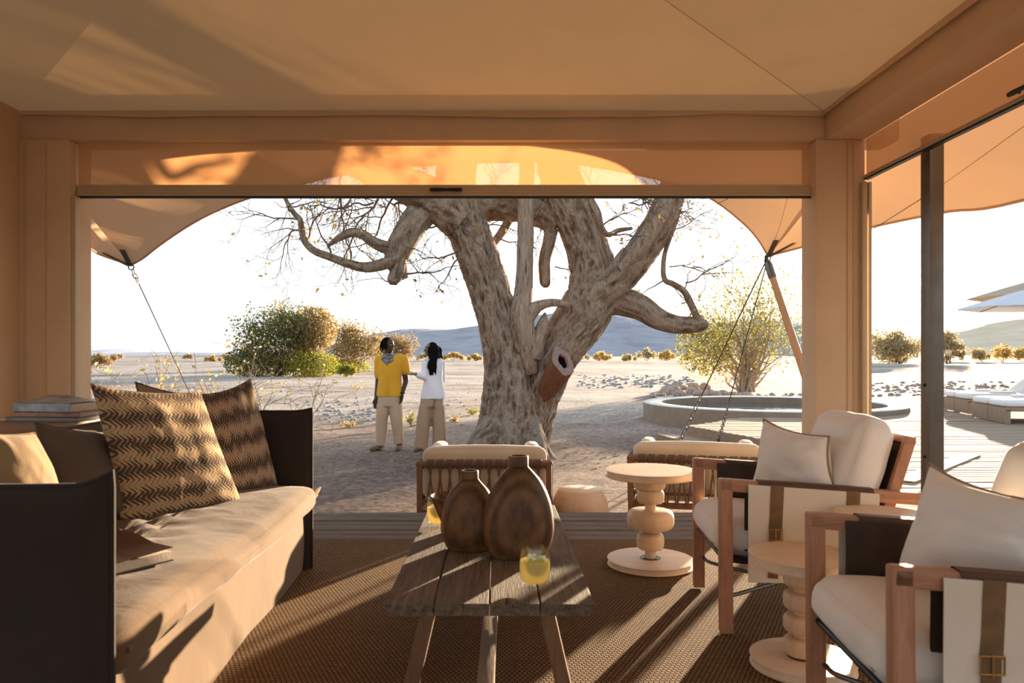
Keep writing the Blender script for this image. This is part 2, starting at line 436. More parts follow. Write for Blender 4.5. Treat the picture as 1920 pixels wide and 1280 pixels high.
leaf_mat('leaf_yellow', (.45, .30, .09), (.62, .43, .14), (.70, .55, .26))
leaf_mat('leaf_far_haze', (.34, .27, .15), (.50, .39, .20), (.60, .48, .27))  # pale gold puts the low sun's haze into the leaf colour
plain('rock', (.40, .29, .215), .9, 0, .15, .35, 7, .8, .03)
plain('rock_grey', (.33, .30, .28), .9, 0, .15, .3, 7, .8, .03)
plain('concrete', (.27, .205, .145), .85, 0, .2, .14, 5, .3, .01)
plain('concrete_rim', (.70, .64, .55), .8, 0, .2, .08, 6, .2, .01)
def water_mat():
    k = NT('water'); n = k.noise(k.map(), 5, 3); k.fin((.10, .11, .10), .05, k.bump(n, .12, .03), .6); k.b.inputs['IOR'].default_value = 1.33
water_mat()
def glass_mat():
    k = NT('glass'); tp = k.n('ShaderNodeBsdfTransparent'); tp.inputs[0].default_value = (.97, .97, .95, 1); gl = k.n('ShaderNodeBsdfGlossy'); gl.inputs['Roughness'].default_value = .03
    fr = k.n('ShaderNodeLayerWeight'); fr.inputs[0].default_value = .5; mx = k.n('ShaderNodeMixShader'); k.l(k.math('ADD', .03, k.math('MULTIPLY', k.math('POWER', fr.outputs['Facing'], 3.0), .35)), mx.inputs[0]); k.l(tp.outputs[0], mx.inputs[1]); k.l(gl.outputs[0], mx.inputs[2]); k.l(mx.outputs[0], k.out.inputs[0])
    k = NT('lemonade'); k.fin((.93, .80, .40), .25, None, .4)
    k.b.inputs['Subsurface Weight'].default_value = .0; k.translucent((.98, .84, .42), .6)
glass_mat()
plain('lime', (.42, .46, .07), .4, 0, .4, .2, 40)
plain('mint', (.10, .20, .02), .5, 0, .4, .2, 40)
plain('ice', (.85, .82, .66), .2, 0, .5, .05, 40)
plain('book_cover_grey', (.20, .17, .14), .45, 0, .4, .3, 12)
plain('book_cover_red', (.36, .16, .10), .5, 0, .4, .3, 30)
plain('book_cover_blue', (.30, .30, .30), .35, 0, .5, .5, 14)
plain('book_page', (.60, .50, .38), .9, 0, .1, .1, 120, .2)
plain('skin_m', (.075, .036, .020), .5, 0, .4, .1, 20)
plain('skin_w', (.19, .095, .055), .5, 0, .4, .1, 20)
fabric('shirt_yellow', (.72, .36, .030), .08, 500, .2, wr=.35)
fabric('shirt_white', (.80, .76, .78), .03, 500, .2, wr=.35)
fabric('trouser_tan', (.50, .35, .225), .06, 500, .2, wr=.3)
fabric('trouser_brown', (.40, .265, .165), .06, 500, .2, wr=.35)
plain('hair', (.008, .006, .005), .9, 0, .05, .3, 60, .6, .01)
plain('shoe', (.17, .105, .055), .8, 0, .2, .2, 30)
plain('scarf', (.16, .17, .19), .9, 0, .1, .8, 26)
plain('eye_white', (.42, .39, .36), .5); plain('eye_dark', (.01, .008, .006), .2); plain('lip', (.16, .055, .045), .5)
plain('watch', (.02, .02, .022), .3, .3)

# ================================================================== ground and hills
def axis(lim, n, near, p=2.6):
    t = np.linspace(-1, 1, n); return np.sign(t) * (near * np.abs(t) + (lim - near) * np.abs(t) ** p)
gx = axis(2600, 261, 14, 4.5); gy = np.concatenate([np.linspace(-60, 4, 14)[:-1], 4 + np.linspace(0, 1, 260) ** 4.0 * 2900 + np.linspace(0, 1, 260) * 24])
XX, YY = np.meshgrid(gx, gy)
dist = np.hypot(XX, YY)
zz = -.30 + (fbm(np.stack([XX * .5, YY * .5, XX * 0], -1), 4) - .47) * .16 * np.clip((dist - 8.5) / 8, 0, 1)
zz += (fbm(np.stack([XX * .04, YY * .07, XX * 0 + 5], -1), 4) - .47) * 1.0 * np.clip((dist - 28) / 50, 0, 1)
zz += (fbm(np.stack([XX * 2.1, YY * 2.1, XX * 0 + 9], -1), 3) - .44) * .05 * np.clip((YY - 6.5) / 2, 0, 1) * np.clip((60 - dist) / 30, 0, 1)
m = MB(); m.grid(np.stack([XX, YY, zz], -1))
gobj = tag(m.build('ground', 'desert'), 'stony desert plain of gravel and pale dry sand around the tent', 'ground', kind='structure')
def ground_z(x, y):
    i = min(max(np.searchsorted(gy, y) - 1, 0), len(gy) - 2); j = min(max(np.searchsorted(gx, x) - 1, 0), len(gx) - 2)
    fx = (x - gx[j]) / (gx[j + 1] - gx[j]); fy = (y - gy[i]) / (gy[i + 1] - gy[i])
    return float((zz[i, j] * (1 - fx) + zz[i, j + 1] * fx) * (1 - fy) + (zz[i + 1, j] * (1 - fx) + zz[i + 1, j + 1] * fx) * fy)
GZ = -.30
def hill(name, prof, D, depth, mat, label, rough=.06, seed=0):
    """prof: (pixel column, pixel row) of the skyline at distance D"""
    prof = np.asarray(prof, float); px = np.linspace(prof[0, 0], prof[-1, 0], 160); py = np.interp(px, prof[:, 0], prof[:, 1])
    x = (px - 955) / F * D; h = np.maximum((664 - py) / F * D + CAMZ, 0)
    rows = []
    for t, hh in ((0, 0), (.2, .14), (.4, .36), (.6, .62), (.8, .86), (1.0, 1.0), (1.3, .9), (2.0, 0)):
        nz = fbm(np.stack([x * 9 / depth, x * 0 + t * 4, x * 0 + seed], -1), 4) - .47
        rows.append(np.stack([x * (1 + 0 * t), np.full_like(x, D - depth + depth * t) + nz * depth * .25, h * (hh + nz * rough * 4 * hh * (1 - hh)) - (2 if hh == 0 else 0)], -1))
    m = MB(); m.grid(np.array(rows)); return tag(m.build(name, mat), label, 'hill', kind='structure')
hill('hill', [(-500, 640), (-100, 645), (100, 652), (140, 648), (180, 660), (210, 657), (240, 653), (275, 661), (330, 659), (400, 662), (480, 658), (560, 664), (640, 666)], 2600, 500, 'hill_far_haze', 'pale blue line of distant hills at left on the horizon', seed=1)
hill('hill', [(560, 666), (640, 650), (700, 627), (760, 617), (850, 616), (890, 611), (960, 597), (1040, 587), (1120, 585), (1200, 590), (1250, 600), (1330, 606), (1420, 598), (1500, 604), (1580, 622), (1660, 645), (1740, 664)], 950, 350, 'hill_mid_haze', 'long grey hill rising behind the big tree', seed=4)
hill('hill', [(1560, 666), (1640, 655), (1720, 643), (1800, 625), (1860, 612), (1920, 598), (2050, 585), (2250, 590), (2500, 620), (2800, 664)], 700, 260, 'hill_gold_haze', 'hill slope at right behind the loungers, haze glow put into its golden colour', seed=8)

# ================================================================== tent
FD = 5.0            # front plane of the tent
XL, XR = -3.30, 2.36
Z_CEIL, Z_SOFF, Z_RAIL, Z_RAIL0 = 2.82, 2.63, 2.345, 2.26
m = MB()            # inner ceiling: gentle hip
c = np.array([(XL, FD, Z_CEIL), (2.12, FD, Z_CEIL), (2.12, -3.5, Z_CEIL), (XL, -3.5, Z_CEIL)]); rise = .085 * 2.7
r1, r2 = (-.6, FD - 2.7, Z_CEIL + rise), (-.6, -.8, Z_CEIL + rise)
n = 14
def patch(a, b, c_, d):
    a, b, c_, d = map(np.array, (a, b, c_, d)); u = np.linspace(0, 1, n)[:, None, None]; v = np.linspace(0, 1, n)[None, :, None]
    return (a * (1 - v) + b * v) * (1 - u) + (d * (1 - v) + c_ * v) * u
for q in ((c[0], c[1], r1, r1), (c[1], c[2], r2, r1), (c[2], c[3], r2, r2), (c[3], c[0], r1, r2)): m.grid(patch(*q))
ceil = tag(m.build('ceiling', 'canvas_in'), 'tan canvas tent ceiling', 'ceiling', kind='structure')
m = MB()            # seams on the ceiling
for a, b in ((c[1], r1),): m.tube(spline([np.array(a) - (0, 0, .004), (np.array(a) + np.array(b)) / 2 - (0, 0, .004), np.array(b) - (0, 0, .004)], 10), .0022, 5)
m.build('seam', 'canvas_post', ceil)
m = MB()            # wavy edge flap where ceiling meets the beams
t = np.linspace(0, 1, 60); xs = XL + (2.12 - XL) * t
w = (fbm(np.stack([xs * 1.3, xs * 0, xs * 0], -1), 3) - .45) * .05
m.grid(np.stack([np.stack([xs, np.full_like(xs, FD - .035), Z_CEIL + .0 + w * 0 - .0], -1), np.stack([xs, np.full_like(xs, FD - .03 - .008), Z_CEIL - .035 + w], -1)]))
ys = FD - 8 * t; w2 = (fbm(np.stack([ys * 1.3, ys * 0, ys * 0 + 4], -1), 3) - .45) * .05
m.grid(np.stack([np.stack([np.full_like(ys, 2.09), ys, np.full_like(ys, Z_CEIL + .0)], -1), np.stack([np.full_like(ys, 2.082), ys, Z_CEIL - .04 + w2], -1)]))
tag(m.build('edge_flap', 'canvas_post', ceil), 'wavy canvas edge flap')
m = MB(); m.box(((XL + 2.36) / 2, FD + .12, (Z_CEIL + Z_SOFF) / 2), (XR - XL + .5, .26, Z_CEIL - Z_SOFF), None, .012)
tag(m.build('trim_1', 'canvas_post'), 'canvas covered beam over the front opening', 'beam', kind='structure')
m = MB(); m.box((2.24, FD - 4.25, (Z_CEIL + Z_SOFF) / 2), (.26, 8.48, Z_CEIL - Z_SOFF), None, .012)
tag(m.build('trim_2', 'canvas_post'), 'canvas covered beam over the right hand opening', 'beam', kind='structure')
def post(name, x0, x1, y0, y1, label, seams):
    o = MB().box(((x0 + x1) / 2, (y0 + y1) / 2, Z_SOFF / 2), (x1 - x0, y1 - y0, Z_SOFF), None, .014).build(name, 'canvas_post')
    tag(o, label, 'post', kind='structure')
    for sx in seams:
        m = MB(); m.box((sx, y0 - .002, Z_SOFF / 2), (.006, .008, Z_SOFF - .03)); m.build('seam', 'canvas_in', o)
    return o
post('trim_3', -3.30, -2.93, FD - .03, FD + .24, 'canvas wrapped tent post at the left of the opening', (-3.22, -3.08))
post('trim_4', 2.04, 2.37, FD - .03, FD + .22, 'canvas wrapped corner post right of the opening', (2.25, 2.29))
m = MB(); m.box((2.345, FD - .055, 1.17), (.03, .045, 2.34), None, .004); m.box((2.385, FD - .055, 1.17), (.02, .03, 2.34), None, .004)
tag(m.build('trim_5', 'track_metal'), 'vertical guide rail on the corner post', 'rail', kind='structure')
m = MB(); m.box((-2.915, FD + .02, 1.13), (.03, .06, 2.26), None, .004)
tag(m.build('trim_6', 'track_metal'), 'vertical guide rail on the left post', 'rail', kind='structure')
def wall(name, pts, label):
    m = MB(); pts = [np.array(p, float) for p in pts]; nn = np.cross(pts[1] - pts[0], pts[3] - pts[0]); nn = nn / np.linalg.norm(nn) * .04
    v = pts + [p + nn for p in pts]; m.add(v, [(0, 1, 2, 3), (7, 6, 5, 4), (0, 4, 5, 1), (1, 5, 6, 2), (2, 6, 7, 3), (3, 7, 4, 0)])
    return tag(m.build(name, 'canvas_in', smooth=False), label, 'wall', kind='structure')
wall('wall_left', [(XL, 3.9, 0), (XL, FD, 0), (XL, FD, Z_CEIL), (XL, 3.9, Z_CEIL)], 'tan canvas wall of the tent at left')
m = MB(); m.box((XL - .10, .2, (Z_CEIL + Z_SOFF) / 2), (.2, 7.4, Z_CEIL - Z_SOFF), None, .012)      # open along the left side like along the right
tag(m.build('trim_8', 'canvas_post'), 'canvas covered beam over the left hand opening', 'beam', kind='structure')
m = MB(); m.box(((XL + 2.36) / 2, -3.5, (Z_CEIL + Z_SOFF) / 2), (XR - XL + .3, .2, Z_CEIL - Z_SOFF), None, .012)      # the tent is open behind the camera too
tag(m.build('trim_7', 'canvas_post'), 'canvas covered beam over the rear opening', 'beam', kind='structure')
# roll screens with their bottom bars
def screen(name, a, b, z0, z1, bar, label, hand):
    a = np.array(a, float); b = np.array(b, float); d = (b - a) / np.linalg.norm(b - a); nrm_ = np.array([d[1], -d[0], 0])
    t = thing(name, label, 'screen', ((a + b) / 2 * (1, 1, 0) + (0, 0, bar)))
    m = MB(); u = np.linspace(0, 1, 30)[:, None]
    pts = np.stack([np.concatenate([(a + (b - a) * u)[:, :2], np.full((30, 1), z)], 1) for z in np.linspace(z0, z1, 6)])
    m.grid(pts); m.build('mesh_panel', 'screen_mesh', t)
    bm_ = MB(); h = z0 - bar
    for k in range(4):
        zc = bar + h * (k + .5) / 4 * .92 + .008; dep = .05 - .007 * k
        bm_.beam((*(a[:2] ), zc), (*(b[:2]), zc), dep, h * .23, bev=.004)
    bar_o = bm_.build('bottom_bar', 'track_metal', t)
    g_ = MB(); g_.beam((*a[:2], bar + .004), (*b[:2], bar + .004), .03, .014); g_.build('rubber_strip', 'black_metal', t)
    for q, L in hand:
        p = a + (b - a) * q; p = np.array([p[0], p[1], bar + .045]) + nrm_ * .05
        h_ = MB(); h_.tube([p - d * L / 2, p - d * L / 3, p, p + d * L / 3, p + d * L / 2], [.012, .014, .011, .014, .012], 8)
        for s_ in (-1, 1): h_.cyl(p + d * s_ * L * .33, p + d * s_ * L * .33 - nrm_ * .03, .006, seg=6)
        hd = h_.build('pull_handle', 'black_metal', bar_o)
    return t
screen('roll_screen', (-2.92, FD + .06, 0), (2.04, FD + .06, 0), Z_RAIL, Z_SOFF, Z_RAIL0, 'rolled up mesh screen with bottom bar across the front opening', [(.503, .215)])
screen('roll_screen', (2.372, FD - .04, 0), (2.372, -3.4, 0), Z_RAIL + .04, Z_SOFF, Z_RAIL0 + .1, 'rolled up mesh screen along the right hand opening', [(.19, .2)])
# fly sheet
front = [(245, 497, 8.0), (268, 484, 7.85), (300, 459, 7.6), (350, 425, 7.3), (400, 398, 7.0), (470, 370, 6.7), (580, 341, 6.3), (644, 327, 6.15), (800, 309, 5.95), (950, 303, 5.9), (1060, 305, 5.95), (1150, 318, 6.15), (1250, 340, 6.5), (1330, 370, 6.95), (1390, 415, 7.4), (1420, 447, 7.7), (1440, 480, 8.0)]
fe = spline([P(*q) for q in front], 50); nf = len(fe)
inner = np.stack([np.linspace(-3.45, 2.55, nf), np.full(nf, FD + .28), np.full(nf, 2.90)], -1)
def loft(e, i, rows=12, sag=.10):
    v = np.linspace(0, 1, rows)[:, None, None]; g_ = e[None] * (1 - v) + i[None] * v
    g_[..., 2] -= (sag * np.sin(math.pi * v))[..., 0]; return g_
fly = thing('fly_sheet', 'tan tensioned canvas fly sheet stretched over and beyond the tent', 'canopy', (0, 2, 2.9))
LC, RC = P(245, 497, 8.0), P(1440, 480, 8.0)
m = MB(); m.grid(loft(fe, inner, sag=.06)); fp = m.build('front_panel', 'canvas_fly', fly)
re_ = spline([RC, P(1523, 458, 7.2), P(1625, 428, 6.4), P(1770, 398, 5.5), P(1920, 375, 4.8), (3.42, 2.2, 2.2), (3.42, -3.5, 2.2)], 40)
ri_ = np.stack([np.full(40, 2.55), np.linspace(FD + .28, -3.5, 40), np.full(40, 2.90)], -1)
m = MB(); m.grid(loft(re_, ri_, sag=.02)); m.build('side_panel', 'canvas_fly', fly)
le_ = spline([LC, P(190, 478, 7.4), P(135, 455, 6.7), (-4.0, 4.5, 2.25), (-4.0, 0, 2.25), (-4.0, -3.5, 2.25)], 40)
li_ = np.stack([np.full(40, -3.45), np.linspace(FD + .28, -3.5, 40), np.full(40, 2.90)], -1)
m = MB(); m.grid(loft(le_, li_, sag=.02)); m.build('side_panel', 'canvas_fly', fly)
for edge in (fe, re_, le_):
    m = MB(); m.tube(edge, .011, 6); m.build('edge_hem', 'canvas_fly', fly)
m = MB()
for a, b in ((P(1500, 372, 7.0), RC), (P(1400, 345, 6.0) , P(1345, 382, 7.05))): m.tube([a - (0, .01, .012), (np.array(a) + np.array(b)) / 2 - (0, .01, .022), np.array(b)], .003, 5)
m.tube(spline([P(1625, 437, 6.3) * (1, 1, 1), P(1770, 345, 5.2), P(1920, 240, 4.3)], 12), .003, 5)
m.build('seam', 'webbing', fly)
for cpt, ax in ((LC, ((.02, -.95, .20), (.33, -.92, .26))), (RC, ((-.20, -.95, .25), (.10, -.96, .20)))):
    m = MB()
    for a in ax:
        a = np.array(a) / np.linalg.norm(a); m.beam(cpt + a * .02 - (0, 0, .015), cpt + a * .62 - (0, 0, .075), .05, .006)
    tag(m.build('corner_strap', 'webbing', fly), 'dark webbing straps')
    m = MB(); a = np.linspace(0, 2 * math.pi, 18)[:-1]
    m.tube(np.stack([cpt[0] + .03 * np.cos(a), np.full_like(a, cpt[1] + .01), cpt[2] - .02 + .03 * np.sin(a)], -1), .006, 6, closed=True); m.build('corner_ring', 'black_metal', fly)
# guy cables, chains and pole
def chain(a, b, n, r=.024):
    a, b = np.array(a), np.array(b); m = MB(); d = (b - a) / n; L = np.linalg.norm(d); dn = d / L
    u = np.cross(dn, [0, 0, 1]); u /= np.linalg.norm(u); w = np.cross(dn, u); t = np.linspace(0, 2 * math.pi, 13)[:-1]
    for i in range(n):
        s = u if i % 2 else w; c_ = a + d * (i + .5)
        m.tube(c_ + np.outer(np.cos(t) * L * .68, dn) + np.outer(np.sin(t) * r, s), .0068, 5, closed=True)
    return m
def guy(a, b, c0, c1, label):
    a, b = np.array(a, float), np.array(b, float); t = thing('guy_cable', label, 'cable', b)
    L = np.linalg.norm(b - a)
    p0, p1 = a + (b - a) * c0, a + (b - a) * c1
    if c0 > 0.001:
        m = MB(); m.cyl(a, p0, .007, seg=6); m.build('wire', 'cable', t)
    m = chain(p0, p1, max(3, int(L * (c1 - c0) / .070))); m.build('chain_links', 'chain_metal', t)
    if c1 < .999:
        m = MB(); m.cyl(p1, b, .007, seg=6); m.build('wire', 'cable', t)
    m = MB(); m.lathe([(.0, .0), (.03, 0), (.03, .02), (.012, .03), (.012, .06), (0, .06)], b - (0, 0, .01), 10); m.build('anchor_eye', 'black_metal', t)
    return t
LCk = LC + (0.01, .02, -.05)
a_l = np.array([-5.0, 12.6, GZ]); guy(LCk, a_l, 0, .045, 'dark guy cable running down from the left fly sheet corner')
a1 = G(1247, 884, GZ); guy(RC + (-.02, .02, -.06), a1, .60, .88, 'guy cable with chain ending behind the woven garden sofa')
a2 = np.array([3.22, 11.5, -.145]); guy(RC + (.0, .03, -.06), a2, .72, .97, 'guy cable with chain fixed to the lower deck step')
pt = RC + (-.01, .0, -.05); pf = np.array([3.32, 7.3, GZ]); t = thing('support_pole', 'leaning wooden pole with steel cap under the fly sheet corner', 'pole', pf)
d = (pf - pt) / np.linalg.norm(pf - pt)
m = MB(); m.tube([pt + d * .16, pt + d * 1.0, pf], [.036, .04, .04], 14); m.build('shaft', 'wood_pole', t)
m = MB(); m.tube([pt + d * .02, pt + d * .05, pt + d * .2], [.034, .043, .043], 14); m.box(pt - d * .02, (.012, .09, .09)); m.cyl(pt + (-.03, 0, .0), pt + (.03, 0, .0), .012, seg=8); tag(m.build('pole_cap', 'grey_metal', t), 'grey steel cap')
pb = np.array([2.475, 4.37, 0.0]); t = thing('steel_post', 'slim grey steel post beside the right hand opening', 'post', pb)
m = MB(); m.box(pb + (0, 0, 1.24), (.085, .10, 2.48), None, .008); m.build('shaft', 'grey_metal', t)
m = MB(); m.box(pb + (0, 0, .004), (.16, .16, .012), None, .003); m.build('base_plate', 'grey_metal', t)
for z in (.60, 1.02):
    for s in (-1, 1):
        m = MB(); m.ell(pb + (s * .046, 0, z), (.009, .009, .009), 8, 6); m.build('bolt', 'black_metal', t)

# ================================================================== floor and decks
fl = tag(MB().box(((XL + 2.6) / 2, (4.2 - 3.5) / 2, -.11), (2.6 - XL + .3, 7.7, .18)).build('floor', 'deck_old', smooth=False), 'timber tent floor under the rug', 'floor', kind='structure')
def plank_mesh(L, w, h, jit):
    bm_ = MB(); xs = np.linspace(-L / 2, L / 2, 24); j = (fbm(np.stack([xs * 1.5, xs * 0 + jit, xs * 0], -1), 3) - .45) * .018
    ring = lambda x, q: [(x, -w / 2 + q, 0), (x, -w / 2 + .006 + q, .0) , (x, w / 2 - .006 + q * .5, 0), (x, w / 2 + q * .5, 0)]
    pts = []
    for x, q in zip(xs, j):
        pts.append([(x, -w / 2 + q, -h), (x, -w / 2 + q, -.004), (x, -w / 2 + .005 + q, q * .3), (x, w / 2 - .005 - q * .6, q * .3), (x, w / 2 - q * .6, -.004), (x, w / 2 - q * .6, -h)])
    pts = np.array(pts); bm_.grid(pts, wrap=True); n_ = pts.shape[1]
    bm_.f.append(tuple(range(n_))); bm_.f.append(tuple(range(bm_.n - n_, bm_.n))[::-1]); return bm_
y = 4.235; k = 0
while y < 5.66:
    w = random.choice((.13, .15, .17, .145)); w = min(w, 5.69 - y)
    o = plank_mesh(7.6, w - .010, .06, k * 3.7).build('plank', 'deck_old', fl, smooth=False, local=True); o.location = (-.35 + random.uniform(-.1, .1), y + w / 2, random.uniform(-.006, 0)); y += w; k += 1
m = MB(); m.box((-.35, 5.64, -.17), (7.4, .04, .2)); m.build('edge_board', 'deck_old', fl)
# garden deck at right, with steps
deck = thing('timber_deck', 'sunlit weathered timber deck between the tent and the pool', 'deck', (6, 10, -.3)); deck['kind'] = 'structure'
left_edge = [(5.0, 2.62), (5.7, 2.72), (7.8, 3.40), (9.4, 3.95), (10.77, 3.55), (12.6, 2.99), (13.25, 3.67), (14.1, 4.15), (14.6, 6.0), (14.9, 7.6), (16.0, 8.55), (17.3, 8.9)]
le = np.array(left_edge); y = 2.0; k = 0
while y < 17.2:
    w = random.choice((.135, .15, .165, .18)); yc = y + w / 2
    xl = 2.62 if yc < 5 else float(np.interp(yc, le[:, 0], le[:, 1])); xr = 15.0 if yc > 9 else 9.5
    cut = random.uniform(xl + 1.5, xr - 1.5)
    for a, b in ((xl, cut), (cut + .006, xr)):
        o = plank_mesh(b - a, w - .022, .045, k * 2.3).build('plank', 'deck_pale', deck, smooth=False, local=True)
        o.location = (-6 + (a + b) / 2, -10 + yc, .3 + random.uniform(-.006, .0)); k += 1
    y += w
m = MB(); m.beam((3.72, 7.05, .004), (5.5, 8.9, .004), .20, .012); m.build('border_board', 'deck_pale', deck)
m = MB(); m.beam((2.99, 12.6, -.085), (3.95, 9.4, -.085), .03, .15); m.beam((2.99, 12.6, -.085), (3.67, 13.25, -.085), .03, .15); tag(m.build('riser_board', 'deck_pale', deck), 'pale timber riser')
m = MB(); m.box((9, 9, -.2), (10.2, 7, .1)); m.build('joist_frame', 'deck_old', deck)
st = thing('deck_step', 'low timber step in front of the round pool', 'step', (3.0, 11.5, GZ)); st['kind'] = 'structure'
m = MB(); A = np.array([(2.50, 12.75), (3.02, 12.62), (3.62, 10.2), (3.05, 10.1)])
for i in range(3):
    q0, q1 = i / 3, (i + 1) / 3 - .03; p = [A[0] + (A[1] - A[0]) * q0, A[0] + (A[1] - A[0]) * q1, A[3] + (A[2] - A[3]) * q1, A[3] + (A[2] - A[3]) * q0]
    v = [(*a, -.155) for a in p] + [(*a, -.20) for a in p]
    MB().add(v, [(0, 1, 2, 3)[::-1], (4, 5, 6, 7), (0, 4, 5, 1)[::-1], (1, 5, 6, 2)[::-1], (2, 6, 7, 3)[::-1], (3, 7, 4, 0)[::-1]]).build('plank', 'deck_pale', st, smooth=False)
m = MB(); m.beam((2.52, 12.72, -.25), (3.07, 10.1, -.25), .03, .12); m.build('riser_board', 'deck_pale', st)
# rug
m = MB(); ny, nx = 130, 90; gx_ = np.linspace(-3.0, 2.3, nx); gy_ = np.linspace(-2.5, 4.79, ny); A, B = np.meshgrid(gx_, gy_)
Z = .012 + (fbm(np.stack([A * 3, B * 3, A * 0], -1), 3) - .45) * .004
m.grid(np.stack([A, B, Z], -1)); rg = tag(m.build('rug', 'sisal'), 'brown woven sisal rug covering the tent floor', 'rug')
m = MB(); m.box((-.35, 4.795, .006), (5.3, .02, .012), None, .003); m.build('rug_binding', 'sisal', rg)
# ================================================================== soft things
def pillow(name, tl, tr, br, bl, th, mat, label, cat='cushion', group=None, piping=None, seed=0, n=30, parent=None, pinch=.05, wr=.012, only=False, part_name=None, expo=.45):
    tl, tr, br, bl = [np.asarray(a, float) for a in (tl, tr, br, bl)]
    u = np.linspace(0, 1, n); U, V = np.meshgrid(u, u); Ue = U[..., None]; Ve = V[..., None]
    cx = 2 * U - 1; cy = 2 * V - 1
    # edges pulled in between the corners
    U2 = .5 + .5 * cx * (1 - pinch * 1.6 * (1 - cy ** 2) * np.abs(cx) ** 2); V2 = .5 + .5 * cy * (1 - pinch * 1.6 * (1 - cx ** 2) * np.abs(cy) ** 2)
    Ue = U2[..., None]; Ve = V2[..., None]
    base = (bl * (1 - Ue) + br * Ue) * (1 - Ve) + (tl * (1 - Ue) + tr * Ue) * Ve
    nn = np.cross(br - bl, tl - bl); nn /= np.linalg.norm(nn)
    prof = np.clip((1 - cx ** 2) * (1 - cy ** 2), 0, 1) ** expo
    w = (fbm(np.stack([U * 5 + seed, V * 5, U * 0 + seed * 3.1], -1), 3) - .45)
    rad = (fbm(np.stack([np.arctan2(cy, cx) * 3.0, np.hypot(cx, cy) * .8 + seed, U * 0], -1), 2) - .4)
    mask = np.clip(prof * 1.6, 0, 1)
    disp = prof * th / 2 + mask * (w * wr * 2.2 + rad * wr * 1.6 * np.hypot(cx, cy))
    back = prof * th / 2 + mask * w * wr
    m = MB(); m.grid(base + nn * disp[..., None]); m.grid((base - nn * back[..., None])[:, ::-1])
    uv = np.concatenate([np.stack([U, V], -1).reshape(-1, 2), np.stack([U, V], -1)[:, ::-1].reshape(-1, 2)])
    if parent is None:
        t = thing(name, label, cat, base[0].mean(0), group=group)
    else: t = parent
    o = m.build(part_name or 'cover', mat, t, uv=uv)
    if piping:
        rim = np.concatenate([base[0], base[1:, -1], base[-1, ::-1][1:], base[::-1, 0][1:-1]])
        p_ = MB(); p_.tube(rim, .0055, 6, closed=True); p_.build('piping', piping, t if parent is None else o)
    return t
def soft_box(c, size, bev, bulge=.02, seed=0, nx=18, rot=None, sag=0.0, wr=.006):
    """rounded cushion block; returns MB"""
    hx, hy, hz = [a / 2 for a in size]; bm_ = bmesh.new(); bmesh.ops.create_cube(bm_, size=1.0)
    bmesh.ops.subdivide_edges(bm_, edges=list(bm_.edges), cuts=nx, use_grid_fill=True)
    v = np.array([x.co[:] for x in bm_.verts]) * 2; bm_.verts.index_update(); f = [[x.index for x in q.verts] for q in bm_.faces]; bm_.free()
    h = np.array([hx, hy, hz]); p = v * h; inn = np.clip(p, -(h - bev), (h - bev)); d = p - inn; L = np.linalg.norm(d, axis=1, keepdims=True)
    p = inn + d / np.maximum(L, 1e-9) * np.minimum(L, bev)
    bl_ = (1 - v[:, 0] ** 2) * (1 - v[:, 1] ** 2); p[:, 2] += np.sign(v[:, 2]) * np.abs(v[:, 2]) * bulge * np.clip(bl_, 0, 1) ** .6
    b2 = (1 - v[:, 0] ** 2) * (1 - v[:, 2] ** 2); p[:, 1] += v[:, 1] * bulge * .5 * np.clip(b2, 0, 1) ** .6
    b3 = (1 - v[:, 1] ** 2) * (1 - v[:, 2] ** 2); p[:, 0] += v[:, 0] * bulge * .5 * np.clip(b3, 0, 1) ** .6
    w = fbm(p * 7 + seed, 3) - .45; p += v / np.linalg.norm(v, axis=1, keepdims=True) * (w * wr * 2)[:, None]
    if rot is not None: p = p @ np.array(rot.to_3x3()).T
    m = MB(); m.add(p + np.asarray(c, float), f); return m

# ---------------------------------------------------------------- sofa (long axis away from the camera, turned 2.5 degrees)
SA = R(2.4)
def S(x, y, z):      # sofa space: x = depth (0 front edge, negative to the back), y along the length from the near end
    return np.array([-1.03 + x * math.cos(SA) - y * math.sin(SA), 1.80 + x * math.sin(SA) + y * math.cos(SA), z])
SL = 2.32
rotS = Matrix.Rotation(SA, 3, 'Z')
sofa = thing('sofa', 'long brown slipcovered sofa with high arms facing the coffee table', 'sofa', S(-.48, SL / 2, 0))
def slip(c, size, nm, mat, bev, bulge, seed): soft_box(c, size, bev, bulge, seed, rot=rotS, wr=.005).build(nm, mat, sofa)
# skirted base front bowed
m = MB(); ys = np.linspace(.10, SL - .0, 40); zs = np.linspace(.012, .44, 12); g_ = []
for z in zs:
    w = (fbm(np.stack([ys * 2.2, ys * 0 + z * 1.5, ys * 0], -1), 3) - .45) * .05 * (1 - z / .6)
    g_.append([S(-.015 + a + .01 * math.sin(z * 7), y, z) for y, a in zip(ys, w)])
g_ = np.array(g_); bk = np.array([[S(-.93, y, z) for y in ys] for z in zs])
ring = np.concatenate([g_, bk[::-1]]); m.grid(np.concatenate([ring, ring[:1]])); m.f.append(tuple(i * 40 for i in range(len(ring)))); m.f.append(tuple(i * 40 + 39 for i in range(len(ring)))[::-1])
m.build('skirt', 'sofa_cloth', sofa)
